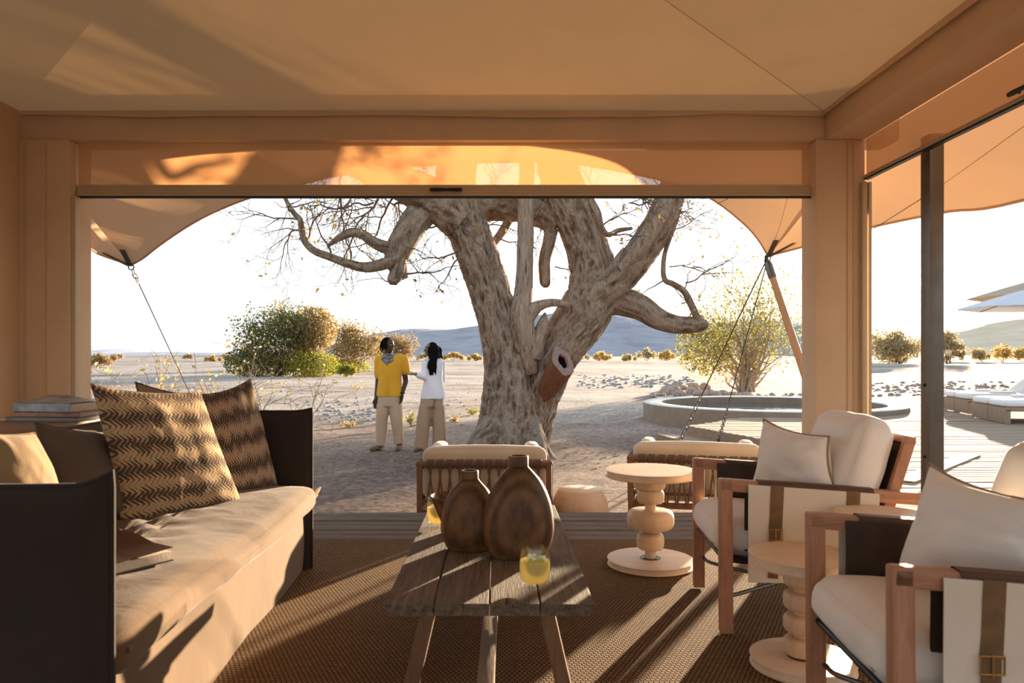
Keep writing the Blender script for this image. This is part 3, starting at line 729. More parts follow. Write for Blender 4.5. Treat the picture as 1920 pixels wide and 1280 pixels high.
# seat mattress
m = soft_box((0, 0, 0), (.92, SL - .14, .13), .05, .035, 3, 30, wr=.010); v = m.v[0]
v[:, 2] += -.02 * np.exp(-((v[:, 1] - .1) / .5) ** 2) * (v[:, 2] > 0); v[:, 0] += .02 * np.sin(v[:, 1] * 2.1) * (v[:, 0] > .2)
crease = np.exp(-((v[:, 0] + .05) / .22) ** 2) * (v[:, 2] > 0) * np.clip(1 - np.abs(v[:, 1] - .0) / .9, 0, 1)
v[:, 2] += crease * .036 * np.sin(v[:, 1] * 34 + v[:, 0] * 9 + 2 * np.sin(v[:, 0] * 17)) * .5
m.v[0] = v @ np.array(rotS).T + S(-.40, SL / 2 + .03, .425); seat = m.build('seat_cushion', 'sofa_cloth', sofa)
m = MB(); m.tube([S(.058 + .02 * math.sin((y - SL / 2) * 2.1), y, .425 + .006 * math.sin(y * 9)) for y in np.linspace(.14, SL - .04, 60)], .009, 6); tag(m.build('front_piping', 'sofa_cloth', seat), 'raised piped seam')
m = MB(); m.tube(spline([S(.05, SL - .08, .43), S(.065, SL - .01, .445), S(.075, SL + .05, .458)], 6), [.02, .02, .016, .013, .009, .004], 8); m.build('corner_ear', 'sofa_cloth', seat)
# arms and back: upright padded slabs with eared corners
def slab(a, b, z1, thick, nm, mat, ear_a, ear_b, seed):
    a, b = np.array(a), np.array(b); d = (b - a); L = np.linalg.norm(d); d /= L; nr = np.array([d[1], -d[0], 0]); n1, n2 = 36, 26
    U, V = np.meshgrid(np.linspace(0, 1, n1), np.linspace(0, 1, n2)); cx = 2 * U - 1
    top = z1 - .012 + .010 * np.sin(U * 9 + seed) * 0 + .035 * (np.clip((cx - .80) / .2, 0, 1) ** 2 * ear_b + np.clip((-cx - .80) / .2, 0, 1) ** 2 * ear_a)
    Z = .012 + V * (top - .012); w = fbm(np.stack([U * 4 + seed, V * 3, U * 0], -1), 3) - .45
    pr = np.clip(1 - cx ** 16, 0, 1) ** .5 * np.clip(1 - V ** 18, 0, 1) ** .5
    base = a + U[..., None] * L * d; base[..., 2] = Z
    off = pr * (thick / 2) + pr * w * .018
    m = MB(); m.grid((base + nr * off[..., None])); m.grid((base - nr * off[..., None])[:, ::-1])
    o = m.build(nm, mat, sofa)
    rim = np.concatenate([base[:, -1], base[-1, ::-1][1:], base[::-1, 0][1:]]); p_ = MB(); p_.tube(rim, .008, 6); tag(p_.build('piping', mat, o), 'raised flange seam')
    return o
slab(S(-.97, .055, 0), S(.045, .055, 0), .885, .11, 'arm', 'sofa_dark', .3, 1.0, 1)
slab(S(-.97, SL + .03, 0), S(.03, SL + .03, 0), .895, .11, 'arm', 'sofa_dark', .3, .5, 5)
slab(S(-.945, .0, 0), S(-.945, SL + .08, 0), .87, .12, 'backrest', 'sofa_cloth', .2, .2, 9)
# scatter cushions
def sp(px, py, D): return P(px, py, D)
pillow('scatter_cushion', P(168, 718, 3.05), P(376, 733, 3.58), P(458, 948, 3.62), P(228, 1000, 3.12), .20, 'ikat_a', 'large herringbone patterned cushion nearest the camera, half in sun', group='sofa cushions', seed=1, n=44)
pillow('scatter_cushion', P(372, 738, 3.78), P(470, 708, 4.05), P(524, 918, 4.02), P(402, 950, 3.72), .17, 'ikat_b', 'herringbone patterned cushion leaning beside the far sofa arm', group='sofa cushions', seed=2, n=44)
pillow('scatter_cushion', P(66, 792, 2.90), P(205, 808, 3.30), P(262, 960, 3.22), P(112, 990, 2.86), .16, 'pillow_brown', 'dark brown plain cushion in the shade left of the herringbone one', group='sofa cushions', seed=3, piping='pillow_brown')
pillow('scatter_cushion', P(-90, 800, 2.25), P(64, 812, 2.5), P(150, 1050, 2.5), P(0, 1100, 2.2), .19, 'pillow_tan', 'tan plain cushion at the near end of the sofa, edge of the frame', group='sofa cushions', seed=4, piping='pillow_tan')
pillow('scatter_cushion', P(254, 716, 4.02), P(382, 742, 4.12), P(408, 900, 4.02), P(286, 905, 3.9), .13, 'pillow_tan', 'plain tan cushion peeking out behind the herringbone cushions', group='sofa cushions', seed=5, piping='pillow_brown')
pillow('scatter_cushion', P(226, 730, 3.62), P(310, 738, 3.85), P(350, 900, 3.75), P(262, 930, 3.5), .12, 'ikat_b', 'dark patterned cushion wedged behind the front herringbone cushion', group='sofa cushions', seed=6)
# console behind the sofa with books
cc = np.array([-2.50, 3.55, 0]); con = thing('console_table', 'wooden console table behind the sofa', 'table', cc)
m = MB(); m.box(cc + (0, 0, .825), (.50, 2.3, .045), rotS, .008); m.build('top', 'console_wood', con)
for sx in (-.2, .2):
    for sy in (-1.08, 1.08):
        p_ = cc + np.array(rotS) @ np.array([sx, sy, 0]); m = MB(); m.box(p_ + (0, 0, .409), (.05, .05, .786), rotS, .005); m.build('leg', 'console_wood', con)
def book(c, size, rz, cover, label, name='book', tilt=None, open_cover=False):
    c = np.array(c, float); t = thing(name, label, 'book', c, rz); w, l, h = size
    m = MB(); m.box((0, 0, h / 2), (w - .01, l - .012, h - .006), None, .001); m.build('pages', 'book_page', t, local=True)
    m = MB(); m.box((0, 0, .0015), (w, l, .003)); m.box((-w / 2 + .0015, 0, h / 2), (.003, l, h))
    if not open_cover: m.box((0, 0, h - .0015), (w, l, .003))
    m.build('cover', cover, t, local=True)
    if open_cover:
        m = MB(); u = np.linspace(0, 1, 12); pts = np.stack([[( -w / 2 + w * a, y_, h + .001 + .035 * max(0, a - .35) ** 1.0 * (1.2 if y_ > 0 else .35)) for a in u] for y_ in (-l / 2, -l / 6, l / 6, l / 2)])
        m.grid(pts); m.grid(pts[:, ::-1] + (0, 0, .0012)); m.build('front_cover', cover, t, local=True)
    return t
zc = .848
for i, (sz, cv, dx, rz, lb) in enumerate([((.30, .40, .022), 'book_cover_grey', .0, 1.45, 'wide grey book at the bottom of the stack on the console'), ((.27, .36, .026), 'book_cover_red', .02, 1.52, 'red spined book in the middle of the stack on the console'), ((.26, .34, .045), 'book_cover_blue', .01, 1.40, 'thick book with lifted cover on top of the stack on the console')]):
    book((-2.44 + dx, 4.06 - .01 * i, zc), sz, rz, cv, lb, open_cover=(i == 2)); zc += sz[2] + .001
book((-1.33, 2.47, .512), (.26, .33, .035), R(58), 'leather_brown', 'worn open book lying on the sofa seat', open_cover=True)

# ---------------------------------------------------------------- coffee table
TZ = .42; ct = np.array([-.075, 3.1, 0]); tab = thing('coffee_table', 'low rustic coffee table of dark cracked timber on splayed legs', 'table', ct)
a0, a1, b0, b1 = P(720, 1132, 2.335), P(1116, 1132, 2.335), P(806, 946, 3.87), P(1040, 946, 3.87)
cuts = [0, .235, .50, .74, 1]
for i in range(4):
    n_ = 40; v_ = np.linspace(0, 1, n_); q0 = cuts[i] + (.002 if i else 0); q1 = cuts[i + 1] - (.002 if i < 3 else 0)
    e0 = (fbm(np.stack([v_ * 9, v_ * 0 + i, v_ * 0], -1), 3) - .45) * .004; e1 = (fbm(np.stack([v_ * 9, v_ * 0 + i + 7, v_ * 0], -1), 3) - .45) * .004
    L_ = a0 + (b0 - a0) * v_[:, None]; R_ = a1 + (b1 - a1) * v_[:, None]; A = L_ + (R_ - L_) * q0; B = L_ + (R_ - L_) * q1
    A[:, 0] += e0; B[:, 0] += e1; dz = (fbm(np.stack([v_ * 4, v_ * 0 + i * 3, v_ * 0], -1), 2) - .4) * .006; A[:, 2] = TZ + dz; B[:, 2] = TZ + dz
    dn = np.array([0, 0, .038]); c_ = np.array([.006, 0, 0]); sl_ = np.array([.02 if i == 0 else 0, 0, 0]); sr_ = np.array([-.02 if i == 3 else 0, 0, 0])
    ring = np.stack([A - dn + sl_, A - (0, 0, .004), A + c_ * .6, B - c_ * .6, B - (0, 0, .004), B - dn + sr_], 1)
    m = MB(); m.grid(ring, wrap=True); m.f.append(tuple(range(6))); m.f.append(tuple(range(m.n - 6, m.n))[::-1]); m.build('plank', 'wood_table', tab, smooth=False)
for y_, s in ((2.58, 1), (3.60, 1)):
    for sx in (-1, 1):
        m = MB(); m.beam((-.075 + sx * .19, y_, TZ - .045), (-.075 + sx * .272, y_, .018), .052, .075, up=(0, 1, 0), bev=.005); m.build('leg', 'wood_leg', tab)
    m = MB(); m.beam((-.075 - .26, y_, TZ - .06), (-.075 + .26, y_, TZ - .06), .06, .035, bev=.004); m.build('crossbar', 'wood_leg', tab)
    if y_ > 3:
        m = MB(); m.beam((-.075 - .235, y_, .13), (-.075 + .235, y_, .13), .05, .035, bev=.004); m.build('crossbar', 'wood_leg', tab)
m = MB(); m.beam((-.075, 2.30, .145), (-.075, 3.72, .145), .055, .05, bev=.004); tag(m.build('stretcher', 'wood_beam', tab), 'pale lower stretcher')
def vase(c, w, h, neck, nh, label, rot, sy):
    r = w / 2; t = thing('wooden_vase', label, 'vase', c, rot, group='wooden vases on the coffee table')
    prof = [(r * .10, 0), (r * .70, 0), (r * .80, h * .015), (r * .93, h * .12), (r, h * .24), (r * .99, h * .36), (r * .93, h * .50), (r * .81, h * .63), (r * .63, h * .75), (r * .44, h * .83), (neck * 1.05, h * .885), (neck, h * .905)]
    pp = spline(prof, 40); m = MB(); m.lathe(pp, seg=56, sy=sy); m.build('body', 'vase_wood', t, local=True)
    m = MB(); m.lathe([(neck * .9, h * .89), (neck, h * .90), (neck, h - .004), (neck * .96, h), (neck * .72, h), (neck * .70, h - .03), (.001, h - .03)], seg=32); m.build('neck', 'vase_wood', t, local=True)
    return t
vase((.035, 2.885, TZ + .004), .277, .385, .039, .04, 'tall bulbous dark wooden vase on the coffee table', R(8), .62)
vase((-.158, 2.99, TZ + .004), .235, .312, .035, .04, 'shorter dark wooden vase beside the tall one', R(-6), .62)
# bowl
t = thing('wooden_bowl', 'flared wooden bowl half hidden behind the short vase', 'bowl', (-.235, 3.27, TZ + .004))
m = MB(); m.lathe([(.045, 0), (.05, .01), (.075, .07), (.108, .150), (.113, .158), (.108, .160), (.098, .150), (.066, .07), (.03, .02), (.001, .018)], seg=44); m.build('body', 'vase_wood', t, local=True)
# glasses of lemonade
def drink(c, r, h, label, seed):
    t = thing('drinking_glass', label, 'glass', c, group='glasses of lemonade')
    pr = [(r * .62, 0), (r * .72, .004), (r * .90, h * .2), (r, h * .42), (r * .98, h * .7), (r * .88, h)]
    inn = [(a - .0028, max(z, .012)) for a, z in pr[::-1]][:-1] + [(.001, .012)]
    m = MB(); m.lathe(np.concatenate([spline(pr, 22), spline(inn, 22)]), seg=40, cap=True); m.build('tumbler', 'glass', t, local=True)
    lq = spline([(a - .0034, max(z, .0128)) for a, z in pr], 22); lq = lq[lq[:, 1] < h * .70]
    m = MB(); m.lathe(np.concatenate([[(.001, .0128)], lq, [(.001, lq[-1, 1])]]), seg=36, cap=False); tag(m.build('lemonade', 'lemonade', t, local=True), 'cloudy yellow lemonade')
    rr_ = random.Random(seed)
    for k in range(5):
        a = rr_.uniform(0, 6.28); q = r * rr_.uniform(.1, .55); m = MB(); m.box((q * math.cos(a), q * math.sin(a), h * .69), (.022, .02, .02), Matrix.Rotation(a, 3, 'Z') @ Matrix.Rotation(.5 * k, 3, 'X'), .004); m.build('ice_cube', 'ice', t, local=True)
    m = MB(); m.lathe([(.001, -.002), (r * .60, -.002), (r * .60, .002), (.001, .002)], seg=24, cap=False); ob = m.build('lime_slice', 'lime', t, local=True); ob.location = (0.004, -r * .40, h * .55); ob.rotation_euler = (R(62), .15, .1)
    m = MB()
    for k in range(4):
        a = k * 1.6 + rr_.random(); m.add([(0, 0, 0), (.012 * math.cos(a) - .005 * math.sin(a), .012 * math.sin(a) + .005 * math.cos(a), .006), (.024 * math.cos(a), .024 * math.sin(a), .009), (.012 * math.cos(a) + .005 * math.sin(a), .012 * math.sin(a) - .005 * math.cos(a), .006)], [(0, 1, 2, 3)])
    ob = m.build('mint_sprig', 'mint', t, local=True); ob.location = (.0, 0, h * .73)
drink((.086, 2.515, TZ + .004), .054, .128, 'glass of lemonade standing alone at the front of the coffee table', 3)
drink((-.325, 3.40, TZ + .004), .052, .125, 'glass of lemonade at the far left behind the bowl', 5)

# ---------------------------------------------------------------- turned side tables
def side_table(c, h, rt, rb, kind, label):
    t = thing('side_table', label, 'table', (*c, .016), group='turned pale wood side tables')
    m = MB(); m.lathe(spline([(.001, 0), (rb * .98, 0), (rb, .006), (rb, .028), (rb * .985, .036), (.001, .037)], 30), seg=56, cap=False); ob = m.build('base_disc', 'wood_pale', t, local=True)
    pl = MB(); pl.lathe([(.001, .037), (.058, .037), (.058, .040), (.001, .040)], seg=24, cap=False)
    for k in range(4): pl.ell((.046 * math.cos(k * 1.57 + .6), .046 * math.sin(k * 1.57 + .6), .041), (.006, .006, .003), 8, 5)
    tag(pl.build('fixing_plate', 'grey_metal', ob, local=True), 'small steel fixing plate')
    m = MB(); m.lathe(spline([(.001, h - .040), (rt * .97, h - .040), (rt, h - .034), (rt, h - .006), (rt * .985, h), (.001, h)], 30), seg=64, cap=False); m.build('table_top', 'wood_pale', t, local=True)
    def bead(z0, z1, r):
        zc_, hh = (z0 + z1) / 2, (z1 - z0) / 2; a = np.linspace(-1, 1, 21); q = (1 - np.abs(a) ** 2.6) ** (1 / 2.6)
        m = MB(); m.lathe(np.stack([np.maximum(.02, r * .62 + (r * .38) * q) * (q > -1), zc_ + a * hh], 1), seg=44); m.build('bead', 'wood_pale_z', t, local=True)
    if kind == 'tall':
        m = MB(); m.cyl((0, 0, .036), (0, 0, h - .04), .031, seg=24); m.build('stem', 'wood_pale_z', t, local=True)
        bead(.085, .180, .077); bead(.200, .310, .132); bead(.345, .425, .077)
        m = MB(); m.lathe([(.06, h - .115), (.078, h - .105), (.092, h - .04)], seg=40); m.build('collar', 'wood_pale_z', t, local=True)
    else:
        m = MB(); m.cyl((0, 0, .036), (0, 0, h - .04), .034, seg=24); m.build('stem', 'wood_pale_z', t, local=True)
        n_ = 4; z = .038; s = (h - .08) / n_
        for k in range(n_): bead(z + .004, z + s * .86, .072); z += s
side_table((.795, 4.21), .535, .240, .228, 'tall', 'tall pale side table with bulging turned stem standing alone by the deck edge')
side_table((1.116, 2.84), .425, .187, .183, 'short', 'small pale side table with stacked bead stem between the armchairs')
side_table((1.462, 2.925), .560, .168, .150, 'short', 'pale side table at the back between the armchairs, higher than its neighbour')

# ---------------------------------------------------------------- armchairs: local x = back, y = width, front at x = 0
def armchair(loc, rz, label):
    t = thing('armchair', label, 'armchair', loc, rz, group='wood framed armchairs'); W = .315
    AZ = .655; arm_end = .80
    for s in (-1, 1):
        m = MB(); m.beam((0.0, s * W, 0), (-.004, s * W, AZ), .046, .056, up=(1, 0, 0), bev=.007); m.build('leg', 'wood_red', t, local=True)
        m = MB(); m.beam((.60, s * W, .0), (.56, s * W, .56), .046, .056, up=(1, 0, 0), bev=.007); m.build('leg', 'wood_red', t, local=True)
        ar = MB(); ar.beam((-.03, s * W, AZ - .024), (arm_end, s * W, AZ - .075), .046, .052, bev=.008); arm = ar.build('armrest', 'wood_red_x', t, local=True)
        # leather sleeve over the arm
        n_ = 12; xs = np.linspace(.13, .60, n_); rows = []
        for i, x in enumerate(xs):
            zt = AZ + .006 - (x + .03) * .061; fl = .012 * math.sin(math.pi * i / (n_ - 1)); lw = .070 + .02 * math.sin(math.pi * i / (n_ - 1))
            rows.append([(x, s * (W + .027), zt - lw), (x, s * (W + .030), zt - .01), (x, s * (W + .02), zt), (x, s * (W - .02), zt), (x, s * (W - .030), zt - .01), (x, s * (W - .028), zt - lw)])
        m = MB(); m.grid(np.array(rows)); m.grid(np.array(rows)[:, ::-1] * (1, 1, 1) + (0, 0, -.003)); sl = m.build('arm_sleeve', 'leather_brown', arm, local=True)
        # inner dark leather panel and outer canvas panel
        n1, n2 = 14, 10; U, V = np.meshgrid(np.linspace(.085, .62, n1), np.linspace(0, 1, n2)); zt = AZ - .012 - (U + .03) * .061
        w = (fbm(np.stack([U * 9, V * 3, U * 0 + s], -1), 3) - .45) * .02
        for nm, mt, off, zb in (('inner_panel', 'leather_dark', -.030, .34), ('outer_panel', 'chair_canvas', .030, .225)):
            Zp = zt - V * (zt - zb); Yp = s * (W + off) + w * np.sin(math.pi * V); g_ = np.stack([U + (V * .0), Yp, Zp], -1)
            m = MB(); m.grid(g_); m.grid((g_ + (0, .004 * (1 if off > 0 else -1) * s, 0))[:, ::-1]); pn = m.build(nm, mt, t, local=True)
        # straps and buckles on the outside
        for x0 in (.205, .515):
            zt0 = AZ + .004 - (x0 + .03) * .061; yo = s * (W + .037)
            m = MB(); m.beam((x0, s * (W + .034), zt0 - .012), (x0 - .01, yo, zt0 - .20), .054, .005, up=(0, s, 0)); m.beam((x0 - .01, yo, zt0 - .19), (x0 - .012, yo + s * .003, zt0 - .275), .046, .005, up=(0, s, 0)); m.beam((x0 - .012, yo, zt0 - .27), (x0 - .02, yo, zt0 - .40), .040, .004, up=(0, s, 0))
            stp = m.build('strap', 'leather_strap', t, local=True)
            zz_ = zt0 - .205; a = [(-.028, -.022), (.028, -.022), (.028, .022), (-.028, .022)]
            bk_ = MB(); bk_.tube([(x0 - .01 + p[0], yo + s * .006, zz_ - .012 + p[1]) for p in a], .0035, 6, closed=True); bk_.cyl((x0 - .01, yo + s * .007, zz_ + .016), (x0 - .01, yo + s * .007, zz_ - .040), .0026, seg=6)
            tag(bk_.build('buckle', 'brass', stp, local=True), 'brass buckle')
    # metal rods
    m = MB(); m.cyl((.0, -W, .30), (.0, W, .30), .011, seg=10); m.build('front_rail', 'black_metal', t, local=True)
    m = MB(); m.cyl((.58, -W, .26), (.58, W, .26), .011, seg=10); m.build('rear_rail', 'black_metal', t, local=True)
    for s in (-1, 1):
        m = MB(); m.cyl((.0, s * (W - .02), .305), (.60, s * (W - .02), .255), .011, seg=10); m.build('side_rail', 'black_metal', t, local=True)
    m = MB(); m.tube(spline([(.02, W - .02, .155), (.06, W - .10, .145), (.30, .03, .14), (.56, -.03 + .0, .15), (.60, -.06, .16)], 24), .009, 8); m.build('stretcher', 'grey_metal', t, local=True)
    m = MB(); m.tube(spline([(.02, -W + .02, .155), (.06, -W + .06, .145), (.30, -.05, .14), (.56, .10, .15), (.60, .16, .16)], 24), .009, 8); m.build('stretcher', 'grey_metal', t, local=True)
    m = MB(); m.cyl((.24, .085, .141), (.24, -.105, .141), .008, seg=8); m.build('stretcher', 'grey_metal', t, local=True)
    # seat sling and cushions
    m = MB(); m.box((.30, 0, .288), (.60, .56, .012), Matrix.Rotation(R(4), 3, 'Y')); m.build('seat_sling', 'leather_dark', t, local=True)
    m = soft_box((.272, 0, .375), (.62, .565, .145), .06, .03, 2, 20, Matrix.Rotation(R(4), 3, 'Y'), wr=.006); sc = m.build('seat_cushion', 'linen', t, local=True)
    m = MB(); m.tube([(-.041, y, .372 - .02 * (y / .28) ** 4) for y in np.linspace(-.25, .25, 20)], .0025, 5); m.build('seat_seam', 'linen_dark', sc, local=True)
    rb = Matrix.Rotation(R(-74), 3, 'Y')
    m = soft_box((.585, 0, .66), (.50, .575, .16), .065, .03, 5, 20, Matrix.Rotation(R(-72), 3, 'Y'), wr=.008); bc = m.build('back_cushion', 'linen', t, local=True)
    # raked back frame with canvas
    for s in (-1, 1):
        m = MB(); m.beam((.60, s * .27, .25), (.775, s * .27, .82), .032, .045, up=(1, 0, 0), bev=.005); m.build('back_post', 'wood_red', t, local=True)
    m = MB(); m.beam((.775, -.29, .82), (.775, .29, .82), .04, .03, bev=.005); m.build('back_rail', 'wood_red_x', t, local=True)
    m = MB(); m.box((.705, 0, .58), (.50, .52, .008), Matrix.Rotation(R(-72.9), 3, 'Y')); m.build('back_sling', 'leather_brown', t, local=True)
    return t
RZ = R(-4)
armchair((.945, 3.495, .016), RZ, 'wood framed armchair with buckled canvas sides beside the tall side table')
armchair((1.005, 2.185, .016), RZ, 'nearest wood framed armchair with buckled canvas sides, cut by the frame edge')
pillow('throw_pillow', P(1432, 785, 3.62), P(1555, 818, 3.22), P(1578, 935, 3.20), P(1404, 925, 3.62), .19, 'linen', 'cream linen pillow on the armchair beside the tall side table', 'pillow', 'cream linen throw pillows', piping='linen_dark', seed=11, pinch=.10, wr=.02)
pillow('throw_pillow', P(1742, 868, 2.36), P(1968, 945, 1.96), P(1985, 1100, 1.96), P(1672, 1085, 2.36), .20, 'linen', 'cream linen pillow on the nearest armchair', 'pillow', 'cream linen throw pillows', piping='linen_dark', seed=12, pinch=.10, wr=.02)

# ---------------------------------------------------------------- woven garden seats on the gravel
def garden_seat(loc, rz, W, label):
    """local: back at y=0 facing the tent, sitter looks to +y"""
    t = thing('garden_seat', label, 'garden sofa', loc, rz, group='rope back garden seats'); h = W / 2; BZ = .60
    for s in (-1, 1):
        m = MB(); m.beam((s * h, 0, 0), (s * h, 0, BZ), .045, .05, up=(0, 1, 0), bev=.008); m.build('leg', 'wood_outdoor_z', t, local=True)
        m = MB(); m.beam((s * h, .78, 0), (s * h, .78, .55), .045, .05, up=(0, 1, 0), bev=.008); m.build('leg', 'wood_outdoor_z', t, local=True)
        m = MB(); m.tube([(s * h, 0, BZ - .01), (s * h, .4, .575), (s * h, .80, .55)], .026, 10); m.build('armrest', 'wood_outdoor', t, local=True)
        m = MB(); m.beam((s * h, 0, .20), (s * h, .78, .20), .03, .05, bev=.005); m.build('side_rail', 'wood_outdoor', t, local=True)
        rp = MB()
        for k in range(10):
            y_ = .07 + k * .07; z1 = BZ - .02 - y_ * .06
            rp.tube([(s * (h + .027), y_, z1), (s * (h + .026), y_ + .035, .21)], .0085, 5); rp.tube([(s * (h + .027), y_ + .07, z1), (s * (h + .022), y_ + .035, .21)], .0085, 5)
            a = np.linspace(0, 2 * math.pi, 9)[:-1]
            for q in (-.018, 0.0, .018): rp.tube(np.stack([s * h + .032 * np.cos(a), np.full(8, y_ + q), z1 + .012 + .032 * np.sin(a)], -1), .008, 5, closed=True)
        rp.build('rope_lacing', 'rope', t, local=True)
    m = MB(); m.tube([(-h - .02, 0, BZ), (0, -.004, BZ + .004), (h + .02, 0, BZ)], .028, 12); m.build('back_rail', 'wood_outdoor', t, local=True)
    m = MB(); m.beam((-h, 0, .20), (h, 0, .20), .03, .05, bev=.005); m.build('lower_rail', 'wood_outdoor', t, local=True)
    m = MB(); m.beam((-h, .0, .30), (h, .0, .30), .02, .02); m.build('middle_rail', 'wood_outdoor', t, local=True)
    rp = MB(); n_ = int(W / .088); st_ = (W - .10) / n_; a = np.linspace(0, 2 * math.pi, 9)[:-1]
    for k in range(n_):
        x = -h + .05 + (k + .5) * st_
        rp.tube([(x - st_ * .12, -.03, BZ - .02), (x + st_ * .45, -.022, .205)], .0085, 5); rp.tube([(x + st_ * .12, -.03, BZ - .02), (x - st_ * .45, -.016, .205)], .0085, 5)
        for q in (-.024, -.008, .008, .024): rp.tube(np.stack([np.full(8, x + q), .034 * np.cos(a), BZ + .034 * np.sin(a)], -1), .008, 5, closed=True)
    rp.build('rope_lacing', 'rope', t, local=True)
    soft_box((0, .44, .30), (W - .08, .72, .15), .05, .02, 1, 16).build('seat_cushion', 'outdoor_cushion', t, local=True)
    soft_box((0, .115, .515), (W - .04, .15, .42), .055, .02, 4, 18).build('back_cushion', 'outdoor_cushion', t, local=True)
    for s in (-1, 1):
        soft_box((s * (h - .13), .36, .54), (.16, .42, .34), .06, .03, 6 + s, 14).build('side_bolster', 'outdoor_cushion', t, local=True)
    return t
garden_seat((-.205, 6.12, GZ), R(0), 1.06, 'rope back garden seat with cream cushions directly in front of the big tree')
garden_seat((1.60, 6.36, GZ), R(-13), 1.12, 'rope back garden sofa with cream cushions, turned, behind the tall side table')
t = thing('log_stool', 'rounded log stool of pale wood between the garden seats', 'stool', (.60, 6.35, GZ))
m = MB(); pr = spline([(.12, 0), (.205, .0), (.238, .06), (.243, .15), (.225, .26), (.185, .345), (.17, .36)], 26); m.lathe(np.concatenate([pr, [(.001, .362)]]), seg=48, cap=False)
v = m.v[0]; v += (fbm(v * 5, 3)[:, None] - .45) * .03 * np.array([1, 1, 0]); m.build('log', 'wood_pale_z', t, local=True)
# ================================================================== the big tree
TD = 12.0; PX = TD / F
tree = thing('gnarled_tree', 'huge old gnarled tree with forked trunk and sparse yellow leaves', 'tree', (P(958, 840, TD)[0], TD, GZ))
class Bark(MB):
    def __init__(s): super().__init__(); s.r = []
def limb(m, pts, seg=64, step=.03, amp=.035, flare=0.0, seed=0.0, twist=0.0, around=9.0, knob=.0):
    """pts rows: px, py, D, radius in px. Ridged bark is real relief on the tube."""
    q = np.array([[*P(a, b, d), r * d / F] for a, b, d, r in pts]); L = np.linalg.norm(np.diff(q[:, :3], axis=0), axis=1).sum()
    n = max(8, int(L / step)); s = spline(q, n); path = s[:, :3]; rad = np.maximum(s[:, 3], .004)
    t = np.gradient(path, axis=0); t /= np.linalg.norm(t, axis=1, keepdims=True); u = np.cross(t[0], [0, 1.0, 0.3]); u /= np.linalg.norm(u)
    ang = np.arange(seg) * 2 * math.pi / seg; vs = np.zeros((n, seg, 3)); rd = np.zeros((n, seg)); ln = np.concatenate([[0], np.cumsum(np.linalg.norm(np.diff(path, axis=0), axis=1))])
    U = []; W = []
    for i in range(n):
        u = u - t[i] * np.dot(u, t[i]); u /= np.linalg.norm(u); U.append(u.copy()); W.append(np.cross(t[i], u))
    U = np.array(U)[:, None]; W = np.array(W)[:, None]
    A = ang[None] + ln[:, None] * twist; rr = rad[:, None]
    ca, sa = np.cos(A), np.sin(A); k = around / (2 * math.pi) * 3.4 * np.clip(rr / .40, .35, 1.2)
    co = np.stack([ca * k + seed, sa * k + 0 * A, np.broadcast_to(ln[:, None] * 4.2, A.shape)], -1)
    wob = vnoise(co * np.array([.7, .7, 1.6]) + 31); co2 = co.copy(); co2[..., 0] += wob * .9; co2[..., 1] += vnoise(co * .9 + 77) * .9
    n1 = 1 - np.abs(2 * vnoise(co2) - 1); n2 = 1 - np.abs(2 * vnoise(co2 * np.array([2.1, 2.1, 2.4]) + 9) - 1); n3 = vnoise(co2 * np.array([4.3, 4.3, 5.0]) + 3)
    rdg = n1 * .55 + n2 * .30 + n3 * .15
    low = vnoise(np.stack([ca * .8 + seed, sa * .8, np.broadcast_to(ln[:, None] * 1.1, A.shape)], -1)) - .5
    a_ = amp * np.clip(rr / .25, .12, 1.3)
    R_ = rr * (1 + low * (.22 + knob)) + a_ * (rdg - .55) * 1.5
    if flare > 0:
        f = np.exp(-ln / .22)[:, None]; lob = (np.cos(A * 3 + .6) * .5 + np.cos(A * 5 + 2.0) * .35 + np.cos(A * 2 - .4) * .3)
        R_ = R_ * (1 + flare * f * (.62 + lob * .62)) + rr * .10 * lob * np.exp(-ln / 1.3)[:, None]
    vs = path[:, None] + R_[..., None] * (ca[..., None] * U + sa[..., None] * W)
    m.grid(vs, wrap=True); b = m.n - n * seg; m.f.append(tuple(range(b, b + seg))[::-1]); m.f.append(tuple(range(m.n - seg, m.n))); m.r.append(rdg.ravel())
    return path, rad
def bark_build(m, name, mat, parent=tree):
    o = m.build(name, mat, parent); a = o.data.attributes.new('ridge', 'FLOAT', 'POINT'); a.data.foreach_set('value', np.concatenate(m.r).astype(np.float32)); return o
m = Bark()
limb(m, [(962, 856, 12.0, 62), (962, 810, 12.0, 58), (960, 760, 12.0, 50), (955, 700, 12.0, 43), (944, 640, 12.0, 39), (926, 570, 12.0, 36), (902, 500, 12.0, 36), (874, 430, 12.0, 37), (858, 385, 12.0, 40), (852, 345, 12.05, 36), (860, 290, 12.2, 36), (880, 220, 12.4, 30), (900, 120, 12.6, 20)], 150, .022, .040, .45, 1.0, .25, 10)
bark_build(m, 'trunk', 'bark')
m = Bark()
limb(m, [(976, 850, 12.25, 42), (992, 800, 12.2, 38), (1008, 745, 12.15, 37), (1030, 690, 12.15, 42), (1064, 635, 12.2, 47), (1098, 585, 12.2, 50), (1114, 540, 12.2, 47), (1110, 490, 12.2, 41), (1094, 440, 12.2, 37), (1074, 392, 12.2, 39), (1055, 345, 12.2, 38), (1040, 280, 12.3, 33), (1050, 180, 12.5, 24), (1080, 60, 12.6, 14)], 140, .022, .040, .12, 5.0, -.2, 10)
bark_build(m, 'trunk', 'bark')
def L1(name, pts, seg=48, mat='bark', **k):
    m = Bark(); limb(m, pts, seg, k.pop('step', .022), **k); return bark_build(m, name, mat)
